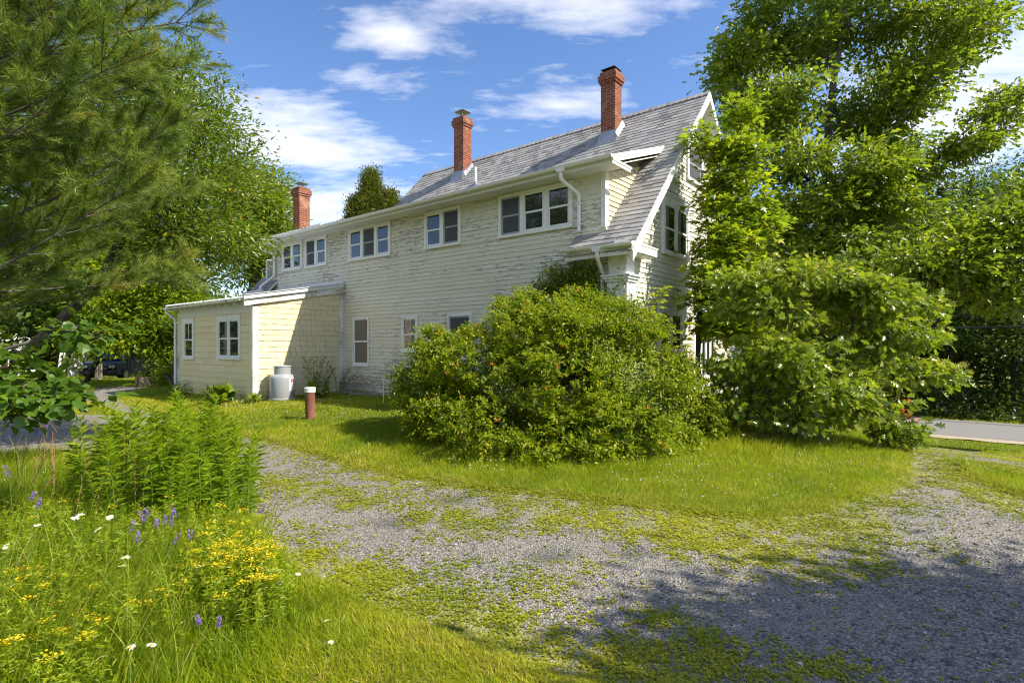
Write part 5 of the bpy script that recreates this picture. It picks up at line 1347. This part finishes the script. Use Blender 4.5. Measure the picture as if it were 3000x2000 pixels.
# ================================================================== things by the house
def gas_tank():
    x, y = xy(8.78, -2.12); z = gzs(x, y) - .01
    root = thing('gas_tank', 'pale grey propane tank standing against the yellow lean-to wall', 'gas tank', (x, y, z), HROT)
    N = NT('tank_paint'); o = N.obj(); n1 = N.noise(N.map(o, (1, 1, .4)), 6, 4)
    mat = N.done(N.prin(N.mix(N.math('MULTIPLY', n1, .5), (.31, .325, .35), (.25, .262, .285)), .35, .5))
    b = MB(); b.lathe([(.30, 0), (.315, .01), (.315, .05), (.30, .06), (.305, .10), (.31, .12), (.31, .56), (.30, .61), (.27, .65), (.20, .675), (.05, .685)], (0, 0, 0), 40); b.build('tank_body', mat, root, smooth=True)
    c = MB(); k = 40
    th = np.linspace(0, 2 * math.pi, k + 1)[:-1]
    for i in range(k):
        a0, a1 = th[i], th[i] + 2 * math.pi / k
        P = [(r * math.cos(a), r * math.sin(a), 0) for a in (a0, a1) for r in (.195, .207)]
        zlo, zhi = .655, .86
        face = (a0 % 6.283)
        gap = (4.05 < face < 4.45) or (1.0 < face < 1.5)
        for (q0, q1) in (((zlo, .735), (.80, zhi)) if gap else ((zlo, zhi),)):
            c.hexa([(.195*math.cos(a0), .195*math.sin(a0), q0), (.207*math.cos(a0), .207*math.sin(a0), q0), (.207*math.cos(a1), .207*math.sin(a1), q0), (.195*math.cos(a1), .195*math.sin(a1), q0),
                    (.195*math.cos(a0), .195*math.sin(a0), q1), (.207*math.cos(a0), .207*math.sin(a0), q1), (.207*math.cos(a1), .207*math.sin(a1), q1), (.195*math.cos(a1), .195*math.sin(a1), q1)])
    c.lathe([(.198, .855), (.216, .858), (.219, .872), (.214, .886), (.19, .893), (.08, .90), (.03, .90)], (0, 0, 0), 40)
    c.build('collar', mat, root)
    v = MB(); v.tube([(0, 0, .66), (0, 0, .80)], .03, 10); v.tube([(-.06, 0, .76), (.06, 0, .76)], .02, 8); v.build('valve', M['darksteel'], root)
    # chain
    ch = MB(); cam = math.atan2(-.35, -1)
    # printed label on the side that faces right of the camera
    dirc = np.array([-x, -y]); ang_c = math.atan2(dirc[1], dirc[0]) - HROT
    ang0 = ang_c + math.radians(62)                      # centre of the label
    def bend(P, R=.3125):
        P = np.asarray(P, float); a = ang0 + P[:, 0] / R
        return np.stack([R * np.cos(a), R * np.sin(a), P[:, 1]], 1)
    red = m_simple('label_red', (.62, .07, .06), .5, .4, var=.05); blk = m_simple('label_black', (.02, .022, .03), .5, .4, var=.05); wht = m_simple('label_white', (.80, .80, .79), .5, .4, var=.03)
    def flat(polys, mat, name, R):
        V_, F_ = [], []; n = 0
        for p in polys:
            V_.append(bend(p, R)); F_.append(np.arange(n, n + len(p), dtype=np.int32)[None]); n += len(p)
        return mesh_np(name, np.vstack(V_), F_, mat, root)
    gridx = np.linspace(-.16, .16, 13)
    flat([[(a, .24), (b_, .24), (b_, .575), (a, .575)] for a, b_ in zip(gridx[:-1], gridx[1:])], wht, 'label_ground', .3118)
    sq = [[(a, .455), (b_, .455), (b_, .555), (a, .555)] for a, b_ in zip(np.linspace(-.115, .0, 4)[:-1], np.linspace(-.115, .0, 4)[1:])]
    flat(sq, red, 'label_emblem', .3124)
    chev = lambda dx, w: [[(dx, .552), (dx + w, .552), (dx + w + .045, .505), (dx + .045, .505)], [(dx + .045, .505), (dx + w + .045, .505), (dx + w, .458), (dx, .458)]]
    flat(chev(-.088, .024), wht, 'label_chevron', .3129); flat(chev(-.062, .024), blk, 'label_chevron', .3131)
    flat([[(a, .25), (b_, .25), (b_, .262), (a, .262)] for a, b_ in zip(gridx[:-1], gridx[1:])], blk, 'label_rule', .3126)
    flat([[(a, .272), (b_, .272), (b_, .277), (a, .277)] for a, b_ in zip(gridx[:-1], gridx[1:])], red, 'label_rule', .3126)
    for txt, zt, sz in (('DEAD RIVER', .385, .072), ('COMPANY', .300, .072)):
        cu = bpy.data.curves.new('t', 'FONT'); cu.body = txt; cu.size = sz; cu.resolution_u = 2
        ob = bpy.data.objects.new('t', cu); COL.objects.link(ob)
        bpy.context.view_layer.update()
        me = bpy.data.meshes.new_from_object(ob.evaluated_get(bpy.context.evaluated_depsgraph_get()))
        co = np.empty(len(me.vertices) * 3); me.vertices.foreach_get('co', co); co = co.reshape(-1, 3)
        s = min(1.0, .30 / (co[:, 0].max() - co[:, 0].min()))
        q = np.stack([(co[:, 0] - co[:, 0].min()) * s - .148, co[:, 1] + zt], 1)
        me.vertices.foreach_set('co', bend(q, .3130).ravel()); me.materials.append(red)
        bpy.data.objects.remove(ob); link(bpy.data.objects.new('label_text', me), root)
gas_tank()
def steel_pipe():
    x, y = G(712, 961); z = gzs(x, y)
    root = thing('standpipe', 'rusty brown pipe standing in the lawn under a white cap', 'pipe', (x, y, z - .03))
    N = NT('rusty_steel'); o = N.obj(); a = N.noise(N.map(o, (1, 1, .3)), 10, 5, .65)
    rust = N.done(N.prin(N.ramp(a, [(.3, (.10, .045, .03)), (.55, (.20, .085, .055)), (.8, (.30, .15, .09))]), .75, .3, N.bump(a, .4, .006)))
    m = MB(); m.tube([(.012, 0, 0), (.004, 0, .3), (0, 0, .60)], .098, 24); m.build('pipe', rust, root, smooth=True)
    m = MB(); m.lathe([(.100, .575), (.107, .578), (.107, .632), (.111, .636), (.111, .668), (.100, .675), (.03, .678)], (0, 0, 0), 28); m.build('cap', M['white'], root, smooth=True)
steel_pipe()
for px, h, nm, lb, mt in ((881, .62, 'stake', 'thin white stake leaning by the peeling wall', 'white'), (857, .34, 'stake', 'short reddish stake left of the white stake by the wall', 'reds')):
    if mt == 'reds': M['reds'] = m_simple('red_stake', (.36, .12, .09), .7, .3)
    x, y = G(px, 926); z = gzs(x, y); m = MB(); m.tube([(0, 0, -.05), (.006 if mt == 'reds' else -.004, 0, h)], .009 if mt == 'white' else .006, 8)
    o = m.build(nm, M[mt]); o.location = (x, y, z); tag(o, lb, 'stake')
def plank():
    m = MB(); p = np.array(xy(9.02, -.55)); z = gzs(*p)
    m.box((-.75, -.07, -.03), (.75, .09, .06)); m.box((-.9, .11, -.03), (.1, .2, .035)); o = m.build('plank', M['wood'], bevel=.008); o.location = (*xy(8.0, -.30), gzs(*xy(8.0, -.3))); o.rotation_euler = (0, .03, HROT + .12); tag(o, 'weathered grey plank lying in the grass under the wall', 'plank')
plank()
m = MB(); m.box((-.5, -.14, -.02), (.5, .14, .07)); o = m.build('flat_stone', M['stone'], bevel=.02); a = G(508, 890, .1); o.location = (a[0], a[1], gzs(*a)); o.rotation_euler = (0, 0, -.1); tag(o, 'flat grey stone edging in the grass below the lean-to windows', 'stone')

# ---- leafy plants along the lean-to
def broad_plant(name, label, base, n, L, width, tint, seed, up=(.5, 1.4), mat='l_dock', tmpl=None, stalk=None):
    r_ = np.random.default_rng(seed); x, y = base; z = gzs(x, y)
    root = thing(name, label, 'plant', (x, y, z)); f = Fol()
    for _ in range(n):
        az = r_.uniform(0, 6.283); el = r_.uniform(*up); l = L * r_.uniform(.6, 1.15); p = np.array([r_.normal() * .08, r_.normal() * .08, 0.0]); k = 6; t0 = np.clip(tint + r_.normal() * .18, 0, 1)
        prof = [.12, .22, .85, 1.0, .8, .45, 0]
        for i in range(k):
            d = np.array([math.cos(az) * math.cos(el), math.sin(az) * math.cos(el), math.sin(el)])
            tv = np.array([(0, .5 * prof[i], .06 * prof[i]), (0, 0, 0), (0, -.5 * prof[i], .06 * prof[i]), (1, .5 * prof[i+1], .06 * prof[i+1]), (1, 0, 0), (1, -.5 * prof[i+1], .06 * prof[i+1])])
            f.add(p[None], d[None], np.array([[-math.cos(az) * .8, -math.sin(az) * .8, .8]]), l / k * 1.02, (tv, [(1, 4, 3), (1, 3, 0), (2, 5, 4), (2, 4, 1)]), t0, width=width * l)
            p = p + d * l / k; el -= r_.uniform(.08, .34)
    f.build('leaves', M[mat], root)
    if stalk:
        m = MB(); 
        for _ in range(stalk): m.tube([(r_.normal() * .1, r_.normal() * .1, 0), (r_.normal() * .2, r_.normal() * .15, L * 1.1)], [.006, .003], 5)
        m.build('stems', M['stem'], root)
    return root
broad_plant('dock_plant', 'large-leaved dock plant at the corner of the lean-to', xy(9.75, -3.25), 62, .70, .21, .5, 201, (.6, 1.45), stalk=5)
broad_plant('dock_plant', 'smaller dock plant drooping beside the propane tank', xy(9.0, -2.75), 16, .48, .20, .7, 202, (.5, 1.4))
broad_plant('daylily_clump', 'dark strap-leaved clump beside the cut log', G(385, 884), 60, .95, .06, .3, 203, (.7, 1.4))
broad_plant('grass_clump', 'long strappy grass clump under the lean-to windows', xy(10.9, -3.0), 90, .7, .035, .55, 204, (.5, 1.4))
broad_plant('grass_clump', 'strappy grass clump nearest the far corner of the lean-to', xy(13.2, -3.1), 70, .7, .035, .5, 205, (.5, 1.4))
broad_plant('hogweed', 'tall weed with broad lobed leaves growing right of the propane tank', xy(8.35, -1.45), 26, .55, .28, .45, 206, (.5, 1.45), stalk=4)
r_ = np.random.default_rng(207); x, y = xy(8.35, -1.5); z = gzs(x, y)
root = thing('maple_seedling', 'upright seedling with tiers of lobed leaves between tank and pipe', 'seedling', (x, y, z))
m = MB(); m.tube([(0, 0, 0), (.02, 0, .6), (0, 0, 1.12)], [.01, .008, .003], 6); m.build('stem', M['stem'], root)
k = 46; hz = np.linspace(.4, 1.12, k); a = np.arange(k) * 2.2; R = .17 * (1.2 - hz * .7)
Fol().add(np.stack([np.cos(a) * R * .5, np.sin(a) * R * .5, hz], 1), np.stack([np.cos(a), np.sin(a), np.full(k, -.1)], 1), np.array([0, 0, 1.0]) + r_.normal(size=(k, 3)) * .25, .14, T_MAPLE, np.clip(r_.normal(.45, .15, k), 0, 1)).build('leaves', M['l_maple'], root)
def wispy(label, base, n, h, seed):
    r_ = np.random.default_rng(seed); x, y = base; z = gzs(x, y); root = thing('wispy_weed', label, 'plant', (x, y, z)); m = MB(); f = Fol()
    for _ in range(n):
        b = r_.normal(size=2) * .12; t = r_.normal(size=2) * .32; hh = h * r_.uniform(.55, 1.05)
        P = np.array([(b[0], b[1], 0), (b[0] + t[0] * .4, b[1] + t[1] * .4, hh * .6), (b[0] + t[0], b[1] + t[1], hh)]); m.tube(P, [.004, .003, .0015], 4)
        k = 46; q = r_.uniform(.2, 1, k); f.add(np.stack([np.interp(q, [0, .6, 1], P[:, j]) for j in range(3)], 1), unit(r_, k) + np.array([0, 0, .9]), unit(r_, k), .09, T_NARROW, np.clip(r_.normal(.4, .15, k), 0, 1), width=.035)
    m.build('stems', M['stem'], root); f.build('leaves', M['l_dock'], root)
wispy('wispy green weed standing tallest against the yellow wall beside the tank', xy(8.6, -1.15), 12, 1.05, 208)
wispy('wispy weed leaning out right of the rusty pipe, by the wall corner', xy(8.55, -.75), 12, .75, 209)

# ---- left background: car, logs, white houses
def car():
    X_, Y_ = W(281, 860, 32)[:2]; z = float(gz0(X_, Y_))
    root = thing('parked_car', 'black pickup-style car with a white number plate parked under the maple', 'car', (X_, Y_, z), math.radians(8))
    N = NT('car_paint'); paint = N.done(N.prin((.012, .013, .016), .18, .5))
    m = MB()
    def loft(secs):                                      # (y, halfwidth, z0, z1, top halfwidth)
        for (y0, w0, a0, b0, t0), (y1, w1, a1, b1, t1) in zip(secs[:-1], secs[1:]):
            m.hexa([(-w0, y0, a0), (w0, y0, a0), (w1, y1, a1), (-w1, y1, a1), (-t0, y0, b0), (t0, y0, b0), (t1, y1, b1), (-t1, y1, b1)])
    loft([(-2.35, .78, .42, .95, .74), (-2.2, .90, .34, 1.02, .84), (-1.2, .95, .32, 1.12, .86), (-.9, .95, .32, 1.15, .88)])
    loft([(-.9, .95, .32, 1.15, .88), (.9, .95, .32, 1.15, .88), (2.2, .94, .34, 1.12, .88), (2.35, .86, .42, 1.05, .82)])
    m.hexa([(-.86, -1.0, 1.14), (.86, -1.0, 1.14), (.86, 1.9, 1.14), (-.86, 1.9, 1.14), (-.70, -.35, 1.72), (.70, -.35, 1.72), (.70, 1.6, 1.74), (-.70, 1.6, 1.74)])
    m.build('body', paint, root, bevel=.04)
    g = MB(); g.add([(-.80, -1.0, 1.19), (.80, -1.0, 1.19), (.68, -.42, 1.68), (-.68, -.42, 1.68)], [(0, 1, 2, 3)]); g.v[-1] += np.array([0, -.02, .01]); g.build('windscreen', M['glass'], root)
    for s in (-1, 1):
        g = MB(); g.add([(s * .855, -.75, 1.2), (s * .855, 1.7, 1.2), (s * .73, 1.5, 1.66), (s * .73, -.3, 1.66)], [(0, 1, 2, 3)]); g.v[-1] += np.array([s * .02, 0, .01]); g.build('side_window', M['glass'], root)
        h = MB(); h.box((s * .52, -2.37, .74), (s * .80, -2.20, .90)); h.build('headlight', m_simple('lamp_glass', (.5, .52, .55), .1, .6, var=.05), root, bevel=.02)
        mi = MB(); mi.box((s * .93, -.85, 1.12), (s * 1.10, -.72, 1.28)); mi.build('mirror', paint, root, bevel=.03)
        for yy in (-1.45, 1.45):
            w = MB(); c = np.array([s * .84, yy, .34])
            w.tube([c - np.array([.11, 0, 0]), c + np.array([.11, 0, 0])], .34, 22); t = w.build('wheel', M['darksteel'], root, smooth=True)
            q = MB(); q.tube([c + np.array([s * .09, 0, 0]), c + np.array([s * .118, 0, 0])], .2, 16); q.build('rim', M['steel'], t)
    gr_ = MB()
    for k in range(4): gr_.box((-.46, -2.375, .66 + k * .075), (.46, -2.33, .69 + k * .075))
    gr_.build('grille', M['steel'], root)
    bp = MB(); bp.box((-.88, -2.42, .40), (.88, -2.30, .60)); bp.build('bumper', M['darksteel'], root, bevel=.03)
    pl = MB(); pl.box((-.17, -2.44, .55), (.17, -2.43, .72)); pl.build('number_plate', M['white'], root)
car()
def log(px, py, w, h, label, seed, name='cut_log'):
    x, y = G(px, py); z = gzs(x, y); r_ = np.random.default_rng(seed); m = MB(); k = 14
    a = np.arange(k) * 6.283 / k; R = w * (1 + .12 * r_.normal(size=k))
    P = np.vstack([np.stack([R * np.cos(a) * s, R * np.sin(a) * s, np.full(k, zz)], 1) for s, zz in ((1.15, -.05), (1.0, h * .4), (.95, h))])
    P[2 * k:, 2] += r_.normal(size=k) * .03
    m.add(P, [(i*k+j, i*k+(j+1)%k, (i+1)*k+(j+1)%k, (i+1)*k+j) for i in range(2) for j in range(k)] + [tuple(range(2*k, 3*k))])
    o = m.build(name, m_bark('split_wood', (.20, .13, .08), (.42, .32, .22), 8)); o.location = (x, y, z); tag(o, label, 'log')
log(317, 883, .10, .32, 'short pale cut log standing left of the bigger stump', 301)
log(336, 884, .17, .28, 'wide brown stump beside the strap-leaved clump', 302, 'tree_stump')
log(352, 878, .06, .75, 'tall narrow snag behind the brown stump', 303, 'snag')
def post():
    x, y = G(226, 872); z = gzs(x, y); m = MB(); m.box((-.16, -.04, -.1), (-.01, .04, .72)); m.box((.01, -.03, -.1), (.17, .04, .80)); m.box((-.18, -.2, -.1), (.2, -.06, .08))
    o = m.build('wooden_post', M['wood'], bevel=.02); o.location = (x, y, z); tag(o, 'weathered wooden post left of the parked car', 'post')
post()
def white_house(name, label, c, wdt, dep, h, rh, rot, nwin):
    z = float(gz0(c[0], c[1])) - .2; root = thing(name, label, 'house', (c[0], c[1], z), rot)
    m = MB(); m.box((-wdt/2, 0, 0), (wdt/2, dep, h)); m.prism([(-wdt/2, 0, h), (-wdt/2, dep, h), (-wdt/2, dep/2, h + rh)], (wdt, 0, 0)); m.build('wall', M['white'], root)
    m = MB(); e = .35
    for s in (0, 1):
        y0, y1 = (-e, dep/2) if s == 0 else (dep + e, dep/2); zz = h - e * rh / (dep/2)
        m.hexa([(-wdt/2 - e, y0, zz), (wdt/2 + e, y0, zz), (wdt/2 + e, y1, h + rh), (-wdt/2 - e, y1, h + rh), (-wdt/2 - e, y0, zz + .12), (wdt/2 + e, y0, zz + .12), (wdt/2 + e, y1, h + rh + .12), (-wdt/2 - e, y1, h + rh + .12)])
    m.build('roof', M['roof'], root)
    sh = m_simple('dark_red_shutter', (.10, .025, .03), .6, .3)
    for fl in range(int(h // 2.6)):
        for i in range(nwin):
            x = -wdt/2 + wdt * (i + .5) / nwin; zb = .8 + fl * 2.6
            f = MB(); f.box((x - .5, -.05, zb), (x + .5, .02, zb + 1.5)); o = f.build('window', M['white'], root)
            g = MB(); g.box((x - .4, -.07, zb + .1), (x + .4, -.051, zb + .72)); g.box((x - .4, -.07, zb + .78), (x + .4, -.051, zb + 1.4)); g.build('pane', M['glass'], o)
            for s in (-1, 1):
                f = MB(); f.box((x + s * .52, -.06, zb), (x + s * .86, -.01, zb + 1.5)); f.build('shutter', sh, o)
white_house('white_house', 'far white house with dark red shutters seen right of the parked car', W(395, 850, 62)[:2], 13, 7, 5.4, 2.6, .05, 5)
white_house('white_house', 'white house glimpsed through the leaves at the left edge', W(-75, 800, 40)[:2], 9, 7, 5.2, 2.6, .25, 3)

# ---- power lines along the far side of the road
def wire(label, ua, ub, z0, sag, r, v):
    us = np.linspace(ua, ub, 24); t = (us - ua) / (ub - ua)
    P = np.array([(*xy(u, v), z0 - sag * 4 * q * (1 - q)) for u, q in zip(us, t)])
    m = MB(); m.tube(P, r, 6); o = m.build('power_line', m_simple('cable_black', (.02, .02, .022), .5, .4, var=.05)); tag(o, label, 'power line')
wire('upper of the thin twin power lines crossing in front of the dark woods', -34, 30, 3.32, .55, .02, 17.6)
wire('lower of the thin twin power lines crossing in front of the dark woods', -34, 30, 3.22, .55, .018, 17.6)
wire('thick black cable slung lowest in front of the dark woods', -34, 30, 2.86, .60, .042, 17.6)

# ================================================================== light, sky, camera
SUN = np.array([.658, -.247, .711]); SUN /= np.linalg.norm(SUN)
sl = bpy.data.lights.new('sun', 'SUN'); sl.energy = SUN_E; sl.angle = math.radians(.53); sl.color = (1.0, .92, .76)
so_ = bpy.data.objects.new('sun', sl); COL.objects.link(so_); so_.rotation_euler = Vector(SUN).to_track_quat('Z', 'Y').to_euler(); so_.location = (8, -4, 30)
w = bpy.data.worlds.new('World'); SC.world = w; w.use_nodes = True
nt = w.node_tree; nt.nodes.clear()
class WN(NT):
    def __init__(s): s.t = nt; s.out = nt.nodes.new('ShaderNodeOutputWorld')
N = WN()
sky = N.n('TexSky', {'sky_type': 'NISHITA', 'sun_disc': False, 'sun_elevation': math.asin(SUN[2]), 'sun_rotation': math.atan2(SUN[0], SUN[1]), 'altitude': 50, 'air_density': 1.0, 'dust_density': .6, 'ozone_density': 2.5})
gen = N.n('TexCoord').outputs['Generated']; sp = N.n('SeparateXYZ', None, Vector=gen)
zz_ = N.math('ADD', N.math('MAXIMUM', sp.outputs[2], 0.0), .12)
pxx = N.math('DIVIDE', sp.outputs[0], zz_); pyy = N.math('DIVIDE', sp.outputs[1], zz_)
pv = N.n('CombineXYZ', None, X=pxx, Y=pyy, Z=0.0).outputs[0]
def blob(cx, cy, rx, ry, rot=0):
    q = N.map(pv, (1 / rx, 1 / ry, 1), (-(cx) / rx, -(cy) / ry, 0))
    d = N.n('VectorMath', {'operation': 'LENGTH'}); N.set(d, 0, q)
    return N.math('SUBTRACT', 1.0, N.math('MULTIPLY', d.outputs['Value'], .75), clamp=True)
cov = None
for b in CLOUDS_AND_FILL:
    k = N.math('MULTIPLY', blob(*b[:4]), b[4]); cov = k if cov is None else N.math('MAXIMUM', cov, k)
n1 = N.noise(N.map(pv, (1.0, 1.5, 1), (2.3, .7, 0), (0, 0, .5)), 2.6, 8, .58, dist=.3)
n2 = N.noise(N.map(pv, (1.0, 2.6, 1), (5.1, 1.7, 0), (0, 0, .35)), 7.0, 6, .6)
dens = N.math('ADD', N.math('ADD', N.math('MULTIPLY', n1, .75), N.math('MULTIPLY', n2, .35)), N.math('SUBTRACT', N.math('MULTIPLY', cov, .52), .76))
dens = N.math('MULTIPLY', dens, 1.75, clamp=True)
dens = N.math('MULTIPLY', dens, N.math('SUBTRACT', 1.55, N.math('MULTIPLY', dens, .65)))
skyc = N.mix(1.0, sky.outputs[0], SKY_TINT, 'MULTIPLY')
hsv = N.n('HueSaturation'); N.set(hsv, 'Saturation', SKY_SAT); N.set(hsv, 'Color', skyc)
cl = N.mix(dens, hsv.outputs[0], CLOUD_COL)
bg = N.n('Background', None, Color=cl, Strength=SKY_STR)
nt.links.new(bg.outputs[0], N.out.inputs[0])

cd = bpy.data.cameras.new('camera'); cam = bpy.data.objects.new('camera', cd); COL.objects.link(cam); SC.camera = cam
cam.location = (0, 0, EYE); cam.rotation_euler = (math.pi / 2, 0, 0)
cd.sensor_width = 36; cd.lens = 36 * F / 3000; cd.shift_y = 10 / 3000; cd.clip_end = 3000; cd.clip_start = .05
SC.view_settings.view_transform = 'Standard'; SC.view_settings.look = 'None'; SC.view_settings.gamma = 1; SC.view_settings.exposure = EXPO
SC.render.engine = 'CYCLES'; SC.cycles.max_bounces = 7; SC.cycles.diffuse_bounces = 4; SC.cycles.glossy_bounces = 3; SC.cycles.transmission_bounces = 4; SC.cycles.sample_clamp_indirect = 6
SC.cycles.use_denoising = DENOISE; SC.cycles.filter_width = 1.15
